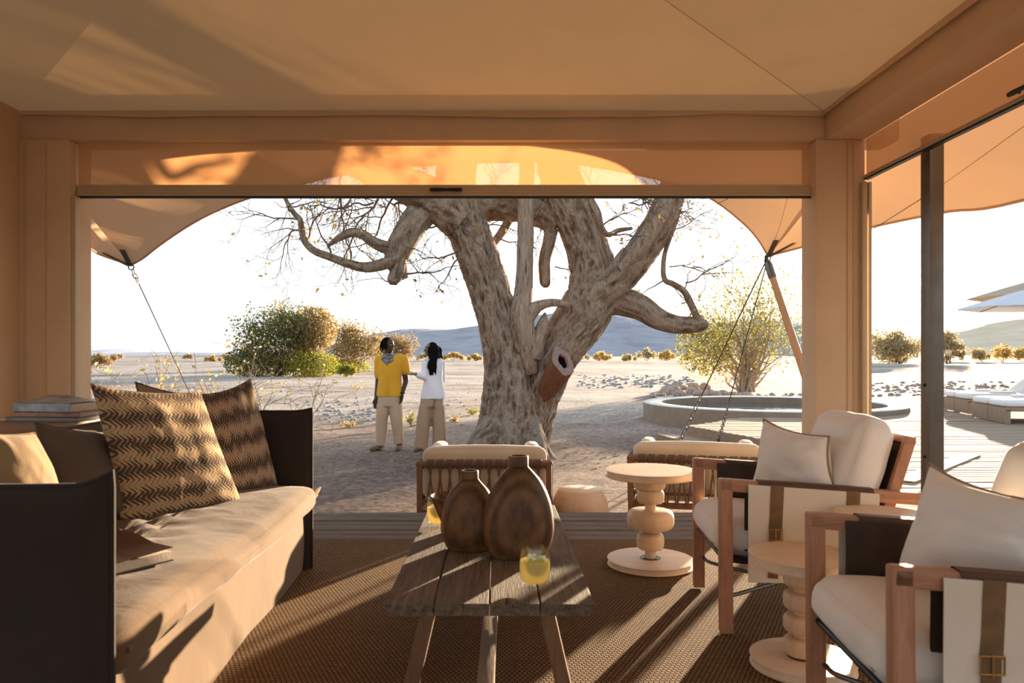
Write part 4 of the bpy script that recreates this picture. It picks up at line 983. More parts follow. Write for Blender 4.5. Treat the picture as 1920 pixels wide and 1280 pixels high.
L1('limb', [(1105, 560, 12.1, 40), (1150, 530, 12.0, 34), (1190, 490, 11.9, 31), (1222, 445, 11.85, 29), (1246, 400, 11.8, 27), (1262, 355, 11.8, 24), (1275, 290, 11.8, 20), (1285, 200, 11.8, 12)], 72, amp=.025, seed=8)
L1('bare_strip', [(1165, 505, 11.76, 10), (1196, 470, 11.66, 15), (1226, 425, 11.61, 16), (1250, 378, 11.58, 14), (1262, 340, 11.6, 9)], 40, 'dead_wood', amp=.012, seed=9)
L1('limb', [(1128, 560, 12.2, 30), (1165, 563, 12.1, 27), (1200, 575, 12.0, 23), (1232, 596, 11.95, 19), (1262, 607, 11.9, 16.5), (1295, 609, 11.9, 15), (1316, 606, 11.9, 13), (1321, 600, 11.9, 7)], 56, amp=.02, seed=12)
L1('limb', [(862, 410, 12.0, 42), (830, 384, 11.9, 40), (795, 366, 11.8, 36), (750, 345, 11.7, 32), (690, 318, 11.6, 27), (620, 290, 11.5, 20), (540, 250, 11.5, 12)], 84, amp=.034, seed=14, knob=.15)
L1('limb', [(885, 385, 12.15, 30), (930, 380, 12.3, 30), (980, 385, 12.4, 27), (1020, 400, 12.35, 26), (1050, 420, 12.3, 24)], 64, amp=.034, seed=15, knob=.2)
L1('limb', [(806, 380, 11.85, 26), (788, 402, 11.75, 25), (765, 432, 11.6, 25), (748, 462, 11.55, 25), (741, 485, 11.55, 20), (746, 505, 11.55, 15), (752, 524, 11.55, 12)], 56, amp=.03, seed=17, knob=.3)
L1('stub', [(748, 490, 11.5, 10), (744, 508, 11.45, 11), (738, 524, 11.42, 11), (737, 534, 11.42, 6)], 32, amp=.03, seed=18, knob=.4)
L1('limb', [(742, 470, 11.5, 14), (715, 462, 11.45, 11.5), (696, 452, 11.4, 10), (680, 440, 11.4, 9), (660, 436, 11.4, 8.5), (640, 444, 11.4, 7), (622, 456, 11.4, 4), (614, 464, 11.4, 2)], 32, amp=.02, seed=19, knob=.2)
lpath = [(750, 470, 11.55, 14), (738, 486, 11.45, 12), (712, 497, 11.4, 11), (685, 501, 11.4, 10), (655, 495, 11.4, 8.5), (620, 482, 11.4, 7.5), (590, 470, 11.4, 7), (572, 452, 11.4, 6.5), (566, 430, 11.4, 6), (563, 412, 11.4, 5.5), (552, 400, 11.4, 5), (542, 385, 11.4, 4.5), (533, 366, 11.4, 4), (520, 330, 11.4, 3)]
L1('bough', lpath, 24, amp=.018, seed=21)
L1('bough', [(1312, 604, 11.9, 10), (1306, 592, 11.85, 7), (1294, 566, 11.8, 6.5), (1282, 545, 11.8, 6), (1262, 532, 11.8, 5.5), (1247, 524, 11.8, 5), (1244, 500, 11.8, 4.5), (1248, 470, 11.8, 4), (1262, 430, 11.75, 4), (1270, 405, 11.75, 5)], 20, amp=.01, seed=23)
L1('bough', [(1105, 372, 12.0, 8), (1120, 398, 11.9, 7), (1127, 425, 11.9, 6), (1140, 440, 11.9, 5), (1160, 432, 11.9, 4.5), (1185, 428, 11.9, 3)], 18, amp=.01, seed=24)
L1('bough', [(1034, 430, 12.2, 12), (1030, 455, 12.15, 11), (1022, 485, 12.1, 10.5), (1022, 515, 12.1, 10), (1023, 532, 12.1, 9), (1023, 539, 12.1, 4)], 30, amp=.02, seed=25, knob=.2)
L1('bough', [(972, 378, 12.3, 8), (958, 405, 12.4, 8), (940, 436, 12.4, 7.5), (920, 462, 12.3, 7)], 20, amp=.012, seed=26)
# dead grey stem in the fork
m = Bark()
limb(m, [(994, 700, 11.85, 13), (988, 650, 11.8, 19), (981, 610, 11.78, 22), (979, 578, 11.78, 20), (982, 545, 11.8, 17), (984, 500, 11.8, 15.5), (985, 450, 11.8, 15.5), (985, 400, 11.8, 15), (986, 350, 11.8, 14.5), (988, 250, 11.8, 12), (990, 130, 11.8, 4)], 60, .022, .02, 0, 33, .3, 7)
tag(bark_build(m, 'dead_stem', 'dead_wood'), 'bare weathered dead stem')
L1('side_bark', [(972, 660, 11.72, 6), (966, 615, 11.70, 9), (964, 585, 11.74, 8), (972, 560, 11.8, 5)], 20, 'bark', amp=.02, seed=34)
L1('dead_branch', [(985, 600, 11.75, 14), (1000, 580, 11.72, 13), (1015, 571, 11.7, 9.5), (1035, 567, 11.7, 7.5), (1055, 569, 11.7, 7), (1068, 573, 11.7, 5)], 28, 'dead_wood', amp=.012, seed=35)
L1('dead_spike', [(1000, 670, 11.85, 16), (1010, 635, 11.82, 14), (1017, 612, 11.8, 12), (1020, 598, 11.8, 8), (1022, 586, 11.8, 2)], 28, 'dead_wood', amp=.03, seed=36)
L1('dead_spike', [(1144, 520, 11.85, 9), (1155, 492, 11.8, 7), (1164, 474, 11.8, 4), (1170, 465, 11.8, 2)], 18, 'dead_wood', amp=.015, seed=37)
# sawn, hollow branch stub on the right trunk
a = P(1022, 735, 11.86); b = P(1055, 678, 11.50); d = (b - a) / np.linalg.norm(b - a); fd = np.array([.62, -.72, .32]); fd /= np.linalg.norm(fd)
u = np.cross(fd, [0, 0, 1]); u /= np.linalg.norm(u); w = np.cross(fd, u); an = np.linspace(0, 2 * math.pi, 37)[:-1]
irr = 1 + .10 * np.cos(an * 2 + 1) + .06 * np.cos(an * 5)
ringp = lambda c, r: c + np.outer(np.cos(an) * r * irr, u) + np.outer(np.sin(an) * r * 1.25 * irr, w)
m = MB(); m.grid(np.stack([ringp(a + (b - a) * q, r) for q, r in ((0, .13), (.35, .16), (.7, .185), (1.0, .195))]), wrap=True); stub = m.build('sawn_stub', 'cut_inner', tree)
m = MB(); m.grid(np.stack([ringp(b, .195), ringp(b + fd * .015, .190), ringp(b + fd * .018, .095), ringp(b - fd * .02, .085)]), wrap=True); tag(m.build('cut_face', 'cut_ring', stub), 'sawn ring of grey pink wood')
m = MB(); m.grid(np.stack([ringp(b - fd * .019, .088), ringp(b - fd * .12, .06), ringp(b - fd * .16, .004)]), wrap=True); tag(m.build('hollow', 'eye_dark', stub), 'dark hollow core')
# roots
for i, pts in enumerate([[(930, 800, 11.8, 30), (905, 828, 11.5, 26), (882, 846, 11.3, 16), (860, 856, 11.2, 6)], [(985, 800, 11.8, 28), (1005, 840, 11.3, 20), (1020, 868, 10.6, 12), (1045, 890, 10.0, 6)], [(1000, 815, 11.7, 20), (1030, 862, 11.0, 12), (1070, 884, 10.3, 9), (1110, 893, 10.0, 4)], [(955, 810, 11.7, 30), (955, 850, 11.3, 24), (950, 872, 11.0, 10)]]):
    L1('root', pts, 40, amp=.03, seed=40 + i, flare=0)
# twigs: random forking from anchor points, in real space
def twigs(mb, leaves, base, direction, length, r0, depth, rs, droop=.0, leafp=.35):
    p = np.array(base, float); d = np.array(direction, float); d /= np.linalg.norm(d); n = max(4, int(length / .09)); pts = [p]
    for i in range(n):
        d = d + rs.normal(0, .23, 3) + np.array([0, 0, -droop]); d /= np.linalg.norm(d); p = p + d * length / n; pts.append(p)
        if depth > 0 and i > 0 and rs.random() < .60:
            dd = d + rs.normal(0, .75, 3); twigs(mb, leaves, p, dd, length * rs.uniform(.3, .62), r0 * (1 - i / n) * .6 + .0015, depth - 1, rs, droop, leafp)
        if depth == 0 and rs.random() < leafp: leaves.append((p.copy(), rs.normal(0, 1, 3)))
    mb.tube(np.array(pts), np.linspace(r0, max(.0032, r0 * .25), len(pts)), 5, cap=False)
def leaf_mesh(leaves, size, rs, asp=.5):
    P_ = np.array([a for a, _ in leaves]); Dn = np.array([b for _, b in leaves]); n = len(P_)
    Dn = Dn + np.array([0, 0, -.4]); Dn /= np.linalg.norm(Dn, axis=1, keepdims=True); S_ = np.cross(Dn, rs.normal(0, 1, (n, 3))); S_ /= np.linalg.norm(S_, axis=1, keepdims=True)
    sz = size * rs.uniform(.6, 1.3, (n, 1)); a = P_; b = P_ + Dn * sz * .5 + S_ * sz * asp * .5; c_ = P_ + Dn * sz; e_ = P_ + Dn * sz * .5 - S_ * sz * asp * .5
    v = np.stack([a, b, c_, e_], 1).reshape(-1, 3); m = MB(); m.v = [v]; m.n = len(v); idx = np.arange(n) * 4; m.f = [(i, i + 1, i + 2, i + 3) for i in idx.tolist()]; return m
rs = np.random.default_rng(5); lv = []; m = MB()
for px, py, D, dx, dz, L, r in [(563, 412, 11.4, -.9, .1, .75, .012), (552, 400, 11.4, -1, .35, .8, .011), (566, 430, 11.4, -1, -.15, .85, .012), (572, 452, 11.4, .6, .5, .7, .011), (545, 388, 11.4, .7, .3, .7, .010), (620, 482, 11.4, .3, .9, .7, .013), (655, 495, 11.4, .2, .9, .6, .012), (640, 330, 11.5, -.5, -.8, 1.0, .016), (690, 340, 11.6, -.6, -.7, 1.1, .018), (720, 350, 11.6, -.3, -.9, 1.2, .018), (745, 365, 11.6, -.7, -.4, 1.1, .016), (760, 375, 11.6, -.6, -.3, 1.2, .016), (700, 380, 11.5, -.9, -.15, 1.0, .014), (660, 385, 11.5, -.9, -.1, .9, .013), (750, 440, 11.5, .8, -.4, .8, .013), (770, 430, 11.6, .9, -.2, .9, .014), (800, 400, 11.7, .6, -.7, .9, .014), (752, 524, 11.55, -.6, -.4, .55, .010), (756, 515, 11.55, .9, -.05, .85, .012), (860, 470, 11.8, -.8, -.5, .8, .012), (868, 480, 11.8, -.7, -.6, .7, .012), (905, 430, 12.2, .5, .3, .7, .010), (930, 440, 12.3, .4, -.5, .7, .010), (1000, 400, 12.3, .2, -.9, .7, .012), (1040, 500, 12.1, .8, .0, .45, .008), (1127, 425, 11.9, .8, .5, .8, .011), (1140, 440, 11.9, .9, .2, .8, .010), (1180, 380, 11.9, .8, -.3, .9, .011), (1160, 360, 11.9, .9, -.5, 1.0, .012), (1200, 370, 11.8, .9, -.2, .9, .011), (1262, 430, 11.75, .9, .2, .6, .008), (1270, 405, 11.75, .8, .3, .6, .008), (1247, 524, 11.8, -.8, -.3, .4, .010), (1282, 545, 11.8, .5, .8, .5, .009), (1285, 530, 11.8, .9, .1, .8, .010), (1262, 532, 11.8, .3, -.9, .6, .006), (1255, 500, 11.8, .8, -.3, .7, .008), (1300, 500, 11.8, .9, -.2, .5, .007)]:
    twigs(m, lv, P(px, py, D), (dx, rs.normal(0, .4), dz), L * 1.3, r * 1.35, 3 if L > .65 else 2, rs, .02, .10)
for k in range(26):   # crown above the opening
    px = rs.uniform(560, 1300); twigs(m, lv, P(px, rs.uniform(150, 300), rs.uniform(11.2, 12.8)), (rs.normal(0, .8), rs.normal(0, .6), rs.uniform(-.5, .4)), 1.4, .018, 2, rs, .02, .15)
tag(m.build('twigs', 'twig', tree), 'fine bare twigs', kind='stuff')
tag(leaf_mesh(lv, .075, rs, .55).build('leaves', 'leaf_tree', tree, smooth=False), 'sparse yellow green leaves', kind='stuff')

# ================================================================== bushes
def bush(name, label, px0, px1, pyt, pyb, mat, n, size, cat='bush', stems=12, mat2=None, dens=.5, seed=0, group=None, low=0.06, D=None, lobes=9, shape='round', twm='twig'):
    rs = np.random.default_rng(seed); D = D or (CAMZ - GZ) * F / (pyb - 664); c = P((px0 + px1) / 2, pyb, D); c[2] = ground_z(c[0], D) - .02
    W = (px1 - px0) / F * D; H = (pyb - pyt) / F * D; t = thing(name, label, cat, c, group=group)
    m = MB(); tips = []
    cs = []
    for k in range(lobes):
        a = rs.uniform(0, 6.28); r = rs.uniform(.0, .62) ** .8; zc_ = rs.uniform(.28, .76) * H
        if shape == 'vase': r *= .35 + zc_ / H * .8
        cs.append((np.array([math.cos(a) * r * W / 2, math.sin(a) * r * W / 2, zc_]), rs.uniform(.20, .34) * min(W, H * 1.1)))
    cs.append((np.array([0, 0, .74 * H]), .26 * H)); cs.append((np.array([W * .26, 0, .42 * H]), .26 * H)); cs.append((np.array([-W * .26, 0, .42 * H]), .26 * H))
    for k in range(stems):
        q, r = cs[k % len(cs)]; e_ = q + rs.normal(0, r * .5, 3); b0 = np.array([rs.normal(0, W * .03), rs.normal(0, W * .03), 0])
        pts = spline([b0, b0 * .6 + e_ * np.array([.25, .25, .4]) + rs.normal(0, .04 * W, 3) * (1, 1, .3), e_], 9); m.tube(pts, np.linspace(.018 * H ** .7, .004, 9), 6, cap=False)
        for j in range(4):
            p0 = pts[rs.integers(3, 8)]; p1 = p0 + rs.normal(0, .16 * W, 3) + (0, 0, .12 * H); m.tube(np.array([p0, (p0 + p1) / 2 + rs.normal(0, .02 * W, 3), p1]), [.006 * H ** .7, .004, .002], 4, cap=False); tips.append(p1)
    m.build('stems', twm, t, local=True)
    L = []
    for k in range(n):
        q, r = cs[rs.integers(len(cs))]; d = rs.normal(0, 1, 3); d /= np.linalg.norm(d); p = q + d * r * (rs.random() ** dens); p[0] = np.clip(p[0], -W * .52, W * .52); p[2] = min(p[2], H)
        if p[2] < low * H: p[2] = low * H + rs.random() * .12 * H
        L.append((p, rs.normal(0, 1, 3)))
    tag(leaf_mesh(L, size, rs, .6).build('foliage', mat, t, smooth=False, local=True), kind='stuff')
    return t
def add_foliage(t, mat, n, cx, cz, rx, rz, size, seed):
    rs = np.random.default_rng(seed); L = []
    for k in range(n):
        d = rs.normal(0, 1, 3); d /= np.linalg.norm(d); p = np.array([cx, 0, cz]) + d * np.array([rx, rx, rz]) * rs.random() ** .4; p[2] = max(p[2], .02); L.append((p, rs.normal(0, 1, 3)))
    tag(leaf_mesh(L, size, rs, .6).build('foliage', mat, t, smooth=False, local=True), kind='stuff')
b = bush('desert_tree', 'dense green and gold tree left of the couple', 436, 618, 556, 706, 'leaf_green', 10500, .18, 'tree', 26, seed=1, lobes=15, low=.02, dens=.7)
Wm = 182 / F * 50
add_foliage(b, 'leaf_gold', 5000, 2.2, 3.2, 1.6, 1.6, .18, 3); add_foliage(b, 'leaf_lush', 4500, 2.0, .8, 1.9, 1.0, .16, 4); add_foliage(b, 'leaf_green', 3500, -1.6, 1.0, 2.2, 1.2, .2, 6)  # gold leaves on the right flank stand in for low sunlight
b = bush('desert_tree', 'golden olive tree behind the man in yellow', 606, 722, 592, 697, 'leaf_gold', 7000, .19, 'tree', 20, dens=.7, seed=5, lobes=10, low=.02); add_foliage(b, 'leaf_lush', 2200, -1.0, .5, 2.6, .7, .18, 5)
bush('desert_bush', 'rounded golden bush glowing behind the man', 690, 782, 622, 690, 'leaf_gold', 6000, .20, 'bush', 8, seed=6, low=.0)
bush('desert_bush', 'small lush green bush at the foot of the golden tree', 628, 672, 680, 706, 'leaf_lush', 1600, .13, 'bush', 5, seed=7, low=.0)
b = bush('desert_tree', 'many stemmed yellow green bush behind the round pool', 1268, 1530, 498, 733, 'leaf_pale', 5600, .12, 'tree', 46, seed=9, lobes=16, shape='vase', low=.16, dens=.45, twm='pale_twig')
add_foliage(b, 'leaf_pale', 2600, -1.7, 2.0, 1.2, 1.4, .13, 13); add_foliage(b, 'leaf_yellow', 900, -.9, 1.2, 1.6, .9, .10, 14)
bush('desert_tree', 'haze coloured golden acacia at right left of the steel post', 1630, 1740, 612, 682, 'leaf_far_haze', 5000, .42, 'tree', 14, seed=15, lobes=10, low=.05)
bush('desert_tree', 'flat topped haze coloured acacia at right of the steel post', 1735, 1815, 616, 681, 'leaf_far_haze', 2600, .42, 'tree', 12, seed=16, lobes=7, shape='vase', low=.45)
bush('desert_bush', 'brown rounded shrub far off beside the left tent post', 150, 222, 658, 688, 'leaf_gold', 2600, .20, 'bush', 6, seed=17, low=.0)
bush('desert_bush', 'tiny round shrub on the far left plain', 340, 365, 662, 674, 'leaf_far_haze', 500, .5, 'bush', 5, seed=18, low=.1)
bush('desert_bush', 'small umbrella shaped shrub on the far left plain', 216, 232, 664, 673, 'leaf_far_haze', 300, .5, 'bush', 5, seed=22, low=.1)
rs_ = np.random.default_rng(77)
for i, (x, w, h) in enumerate([(800, 60, 14), (850, 60, 16), (890, 40, 13), (1085, 60, 20), (1130, 50, 18), (1180, 40, 12), (1212, 50, 26), (1250, 46, 22), (1290, 40, 14), (1840, 44, 26), (1880, 40, 34), (1915, 40, 30), (1790, 50, 24), (1680, 60, 18), (400, 50, 12), (440, 60, 16)]):
    base = 677 if x < 1500 else 678
    lab = ['far low shrub left of the trunk, leftmost of three', 'far low shrub left of the trunk, middle of three', 'far low shrub close to the left side of the trunk', 'far shrub right of the sawn stub, leftmost of three', 'far shrub right of the sawn stub, middle of three', 'far shrub right of the sawn stub, rightmost of three', 'far yellow shrub below the low limb, leftmost of three', 'far yellow shrub below the low limb, middle of three', 'far low shrub beside the big pool bush', 'far shrub above the loungers, third from the right edge', 'far shrub above the loungers, second from the right edge', 'far shrub cut by the right edge of the picture', 'far shrub just right of the flat topped acacia', 'far low shrub behind the haze coloured acacia', 'far low shrub behind the left saplings', 'far low shrub beside the dense green tree'][i]
    bush('far_shrub', lab, x - w / 2, x + w / 2, base - h, base, 'leaf_yellow' if i % 3 else 'leaf_far_haze', 900, .45, 'shrub', 4, seed=100 + i, group='far line of shrubs', low=.0, lobes=5)
def sapling(label, px, pyb, D, H, spread, n, mat, seed, twm='pale_twig', leafp=.5, ls=.06):
    rs = np.random.default_rng(seed); c = P(px, pyb, D); c[2] = ground_z(c[0], D) - .02; t = thing('sapling', label, 'sapling', c, group='thin bare saplings'); m = MB(); L = []
    for k in range(n): twigs(m, L, np.array([rs.normal(0, .03), rs.normal(0, .03), 0]), (rs.normal(0, spread), rs.normal(0, spread), 1), H * rs.uniform(.7, 1.1), .013, 2, rs, -.03, leafp)
    m.build('branches', twm, t, local=True); tag(leaf_mesh(L, ls, rs, .7).build('leaves', mat, t, smooth=False, local=True), kind='stuff')
sapling('thin sapling with yellow leaves beside the left tent post', 168, 0, 8.6, 1.25, .45, 7, 'leaf_yellow', 31, leafp=.75)
sapling('thin bare sapling with yellow leaves left of the dark green tree', 408, 0, 11.5, 1.55, .22, 4, 'leaf_yellow', 32)
sapling('pale bare sapling in front of the dark green tree, left one', 482, 0, 9.5, 1.15, .22, 4, 'leaf_yellow', 33, leafp=.2)
sapling('pale bare sapling in front of the dark green tree, right one', 520, 0, 9.4, 1.30, .25, 4, 'leaf_yellow', 34, leafp=.25)
def tuft(label, px, py, w, h, mat, seed):
    rs = np.random.default_rng(seed); c = G(px, py, GZ); c[2] = ground_z(c[0], c[1]) - .01; D = c[1]; t = thing('dry_weed', label, 'weed', c, group='dry yellow weeds'); m = MB(); L = []
    for k in range(22):
        e_ = np.array([rs.normal(0, .4) * w, rs.normal(0, .4) * w, rs.uniform(.4, 1) * h]); m.tube(np.array([(0, 0, 0), e_ * (.4, .4, .6), e_]), [.004, .003, .0015], 4, cap=False)
        for j in range(7): L.append((e_ * rs.uniform(.4, 1), rs.normal(0, 1, 3)))
    m.build('stalks', 'pale_twig', t, local=True); tag(leaf_mesh(L, .05 + .02 * w, rs).build('leaves', mat, t, smooth=False, local=True), kind='stuff')
tuft('dry golden weed on the plain left of the man', 668, 731, .55, .42, 'leaf_yellow', 1)
tuft('small yellow green weed between the man and the woman', 770, 800, .22, .35, 'leaf_pale', 2)
tuft('small yellow weed left of the tree trunk', 885, 777, .30, .20, 'leaf_lush', 3)
tuft('low dry weed left of the woman', 750, 790, .25, .25, 'leaf_yellow', 4)
tuft('low dry weed in front of the saplings', 655, 800, .30, .16, 'leaf_yellow', 5)
tuft('low dry weed beside the trunk base', 852, 790, .22, .14, 'leaf_yellow', 6)

# ================================================================== rocks
def rock_mesh(seed):
    bm_ = bmesh.new(); bmesh.ops.create_icosphere(bm_, subdivisions=2, radius=1.0); v = np.array([x.co[:] for x in bm_.verts]); bm_.verts.index_update(); f = [[x.index for x in q.verts] for q in bm_.faces]; bm_.free()
    v = v * (1 + (fbm(v * 1.3 + seed * 7, 3)[:, None] - .45) * .9) * np.array([1, .8, .62]); return v, f
RM = [rock_mesh(i) for i in range(6)]
def rock(px, py, s, mat, label, seed):
    v, f = RM[seed % 6]; c = G(px, py, GZ); c[2] = ground_z(c[0], c[1]); m = MB(); a = seed * 1.7; rot = np.array([[math.cos(a), -math.sin(a), 0], [math.sin(a), math.cos(a), 0], [0, 0, 1]])
    m.add(v @ rot.T * s + (0, 0, s * .30), f); o = m.build('rock', mat, None, smooth=False); o.location = c; tag(o, label, 'rock', 'rocks heaped behind the pool'); return o
rr2 = random.Random(3)
ROCKS = [(1257, 738, .42), (1275, 742, .26), (1240, 743, .20), (1298, 738, .34), (1312, 743, .28), (1330, 741, .26), (1343, 744, .22), (1300, 727, .28), (1322, 729, .30), (1355, 740, .24), (1282, 730, .22), (1372, 744, .20), (1225, 746, .18), (1400, 745, .20), (1268, 729, .30)]
for i, (px, py, s) in enumerate(ROCKS):
    rank = sorted(ROCKS).index((px, py, s)); word = ('first second third fourth fifth sixth seventh eighth ninth tenth eleventh twelfth thirteenth fourteenth fifteenth').split()[rank]
    rock(px, py, s, 'rock', ('large' if s > .27 else 'small') + ' rough rock in the heap behind the pool, %s from the left' % word, i)
pv = []; pf_ = []; nb = 0; rs = np.random.default_rng(8)
def scatter(name, label, boxes, mat):
    m = MB()
    for (xa, xb, ya, yb, n, s0, s1) in boxes:
        for k in range(n):
            px = rs.uniform(xa, xb); py = rs.uniform(ya, yb); c = G(px, py, GZ); c[2] = ground_z(c[0], c[1]); s = rs.uniform(s0, s1) ; v, f = RML[rs.integers(4)]; a = rs.uniform(0, 6.3)
            rot = np.array([[math.cos(a), -math.sin(a), 0], [math.sin(a), math.cos(a), 0], [0, 0, 1]]); m.add(v @ rot.T * s + c + (0, 0, s * .1), f)
    return tag(m.build(name, mat, None, smooth=False), label, 'stones', kind='stuff')
def low_rock(seed):
    bm_ = bmesh.new(); bmesh.ops.create_icosphere(bm_, subdivisions=1, radius=1.0); v = np.array([x.co[:] for x in bm_.verts]); bm_.verts.index_update(); f = [[x.index for x in q.verts] for q in bm_.faces]; bm_.free()
    return v * (1 + (fbm(v * 1.1 + seed * 5, 2)[:, None] - .4) * .9) * np.array([1, .8, .55]), f
RML = [low_rock(i) for i in range(4)]
scatter('scattered_stones', 'loose grey and brown stones scattered over the desert ground', [(570, 720, 752, 790, 90, .03, .10), (560, 900, 720, 800, 160, .015, .06), (1080, 1260, 700, 728, 130, .05, .15), (1190, 1300, 705, 722, 60, .08, .16), (560, 1000, 790, 900, 260, .006, .025), (1050, 1300, 760, 880, 220, .006, .025), (140, 560, 690, 760, 160, .03, .10)], 'rock_grey')
scatter('scattered_stones', 'band of rust brown rubble beyond the timber deck', [(1560, 1990, 712, 744, 330, .04, .17), (1380, 1530, 738, 748, 60, .05, .14)], 'rock')

# ================================================================== pool
pc = np.array([5.92, 17.0, GZ]); pool = thing('round_pool', 'low round concrete plunge pool with pale rim', 'pool', pc); RP = 2.83; HP = .40
m = MB(); m.lathe([(RP - .42, .02), (RP, -.05), (RP, HP - .035), (RP - .012, HP - .01)], seg=120, cap=False); m.build('outer_wall', 'concrete', pool, local=True)
m = MB(); m.lathe([(RP - .012, HP - .012), (RP - .03, HP), (RP - .40, HP), (RP - .42, HP - .015)], seg=120, cap=False); m.build('rim', 'concrete_rim', pool, local=True)
m = MB(); m.lathe([(RP - .42, HP - .012), (RP - .42, .05), (.01, .05)], seg=120, cap=False); m.build('inner_wall', 'concrete', pool, local=True)
m = MB(); m.lathe([(RP - .422, HP - .16), (.01, HP - .16)], seg=120, cap=False); m.build('water', 'water', pool, local=True)

# ================================================================== loungers and umbrellas
def lounger(loc, rz, label):
    t = thing('sun_lounger', label, 'sun lounger', loc, rz, group='wooden sun loungers on the deck')     # local +x = head end, foot at x = 0
    for k in range(11):
        m = MB(); m.box((.0, -.33 + k * .066, .14), (.022, .056, .27), None, .004); m.build('slat', 'wood_lounger', t, local=True)
    for s in (-1, 1):
        m = MB(); m.beam((.0, s * .35, .25), (1.95, s * .35, .25), .03, .07, bev=.005); m.build('side_rail', 'wood_lounger', t, local=True)
        m = MB(); m.beam((.03, s * .35, 0), (.03, s * .35, .25), .03, .09, up=(1, 0, 0), bev=.004); m.build('leg', 'wood_lounger', t, local=True)
        m = MB(); m.beam((1.80, s * .35, 0), (1.80, s * .35, .25), .03, .09, up=(1, 0, 0), bev=.004); m.build('leg', 'wood_lounger', t, local=True)
    m = MB(); m.box((.62, 0, .275), (1.22, .66, .02)); m.build('slat_bed', 'wood_lounger', t, local=True)
    soft_box((.62, 0, .345), (1.28, .70, .12), .05, .012, 1, 14).build('seat_pad', 'white_cushion', t, local=True)
    soft_box((1.55, 0, .60), (.85, .70, .11), .05, .012, 2, 14, Matrix.Rotation(R(-40), 3, 'Y')).build('back_pad', 'white_cushion', t, local=True)
    m = MB(); m.beam((1.24, 0, .28), (1.86, 0, .78), .62, .02); m.build('back_board', 'wood_lounger', t, local=True)
    soft_box((.75, 0.02, .425), (.42, .30, .045), .02, .005, 3, 8).build('folded_towel', 'towel', t, local=True)
    return t
lounger((9.47, 16.10, .002), R(-13), 'farthest white cushioned sun lounger of the row on the deck')
lounger((9.30, 15.36, .002), R(-13), 'second farthest white cushioned sun lounger on the deck')
lounger((8.78, 13.92, .002), R(-13), 'second nearest white cushioned sun lounger on the deck')
lounger((8.61, 13.18, .002), R(-13), 'nearest white cushioned sun lounger on the deck')
def umbrella(loc, Rr, zt, zb, mat, label):
    t = thing('parasol', label, 'parasol', loc, .3, group='parasols by the loungers')
    n = 8; a = np.arange(n + 1) * 2 * math.pi / n; rows = []
    for q in np.linspace(.02, 1, 8):
        rows.append([(Rr * q * math.cos(b) , Rr * q * math.sin(b), zt - (zt - zb) * q ** 1.15) for b in a])
    m = MB(); g_ = np.array(rows); m.grid(g_); m.grid((g_ - (0, 0, .008))[:, ::-1]); m.build('canopy', mat, t, local=True, smooth=False)
    m = MB(); m.cyl((0, 0, 0), (0, 0, zt + .06), .025, seg=12); m.build('pole', 'wood_pole', t, local=True)
    m = MB(); m.lathe([(.3, 0), (.3, .05), (.05, .07), (.05, .3)], seg=24); m.build('base', 'grey_metal', t, local=True)
    for b in a[:-1]:
        m = MB(); m.cyl((.05 * math.cos(b), .05 * math.sin(b), zt - .08), (Rr * .97 * math.cos(b), Rr * .97 * math.sin(b), zb + .0), .010, seg=6); m.build('rib', 'wood_pole', t, local=True)
umbrella((10.3, 14.1, .002), 1.62, 2.55, 2.08, 'umbrella_white', 'white parasol at the right edge, lower of the two')
umbrella((12.0, 16.3, .002), 1.75, 2.95, 2.45, 'umbrella_tan', 'tan parasol at the right edge, higher of the two')
# ================================================================== the couple
def cap(m, a, b, ra, rb=None, seg=14):
    rb = ra if rb is None else rb; a, b = np.array(a, float), np.array(b, float); d = b - a; L = np.linalg.norm(d); d = d / L
    th = np.linspace(-math.pi / 2 + .05, 0, 5); pts = [a + d * ra * math.sin(t) for t in th] + [b + d * rb * math.sin(t) for t in -th[::-1]]
    rad = [ra * math.cos(t) for t in th] + [rb * math.cos(t) for t in -th[::-1]]
    m.tube(np.array(pts), rad, seg)
def chain_caps(m, pts):
    for (a, ra), (b, rb) in zip(pts[:-1], pts[1:]): cap(m, a, b, ra, rb)
def rings(m, rows, seg=28, power=2.3):
    """rows: (center, rx, ry) stacked loft of super-ellipses"""
    rows = [(*c, rx, ry) for c, rx, ry in rows]; s = spline(rows, len(rows) * 5); a = np.arange(seg) * 2 * math.pi / seg
    ca = np.sign(np.cos(a)) * np.abs(np.cos(a)) ** (2 / power); sa = np.sign(np.sin(a)) * np.abs(np.sin(a)) ** (2 / power)
    g_ = np.stack([s[:, 0:1] + s[:, 3:4] * ca, s[:, 1:2] + s[:, 4:5] * sa, np.repeat(s[:, 2:3], seg, 1)], -1)
    m.grid(g_, wrap=True); b = m.n - g_.shape[0] * seg; m.f.append(tuple(range(b, b + seg))[::-1]); m.f.append(tuple(range(m.n - seg, m.n)))
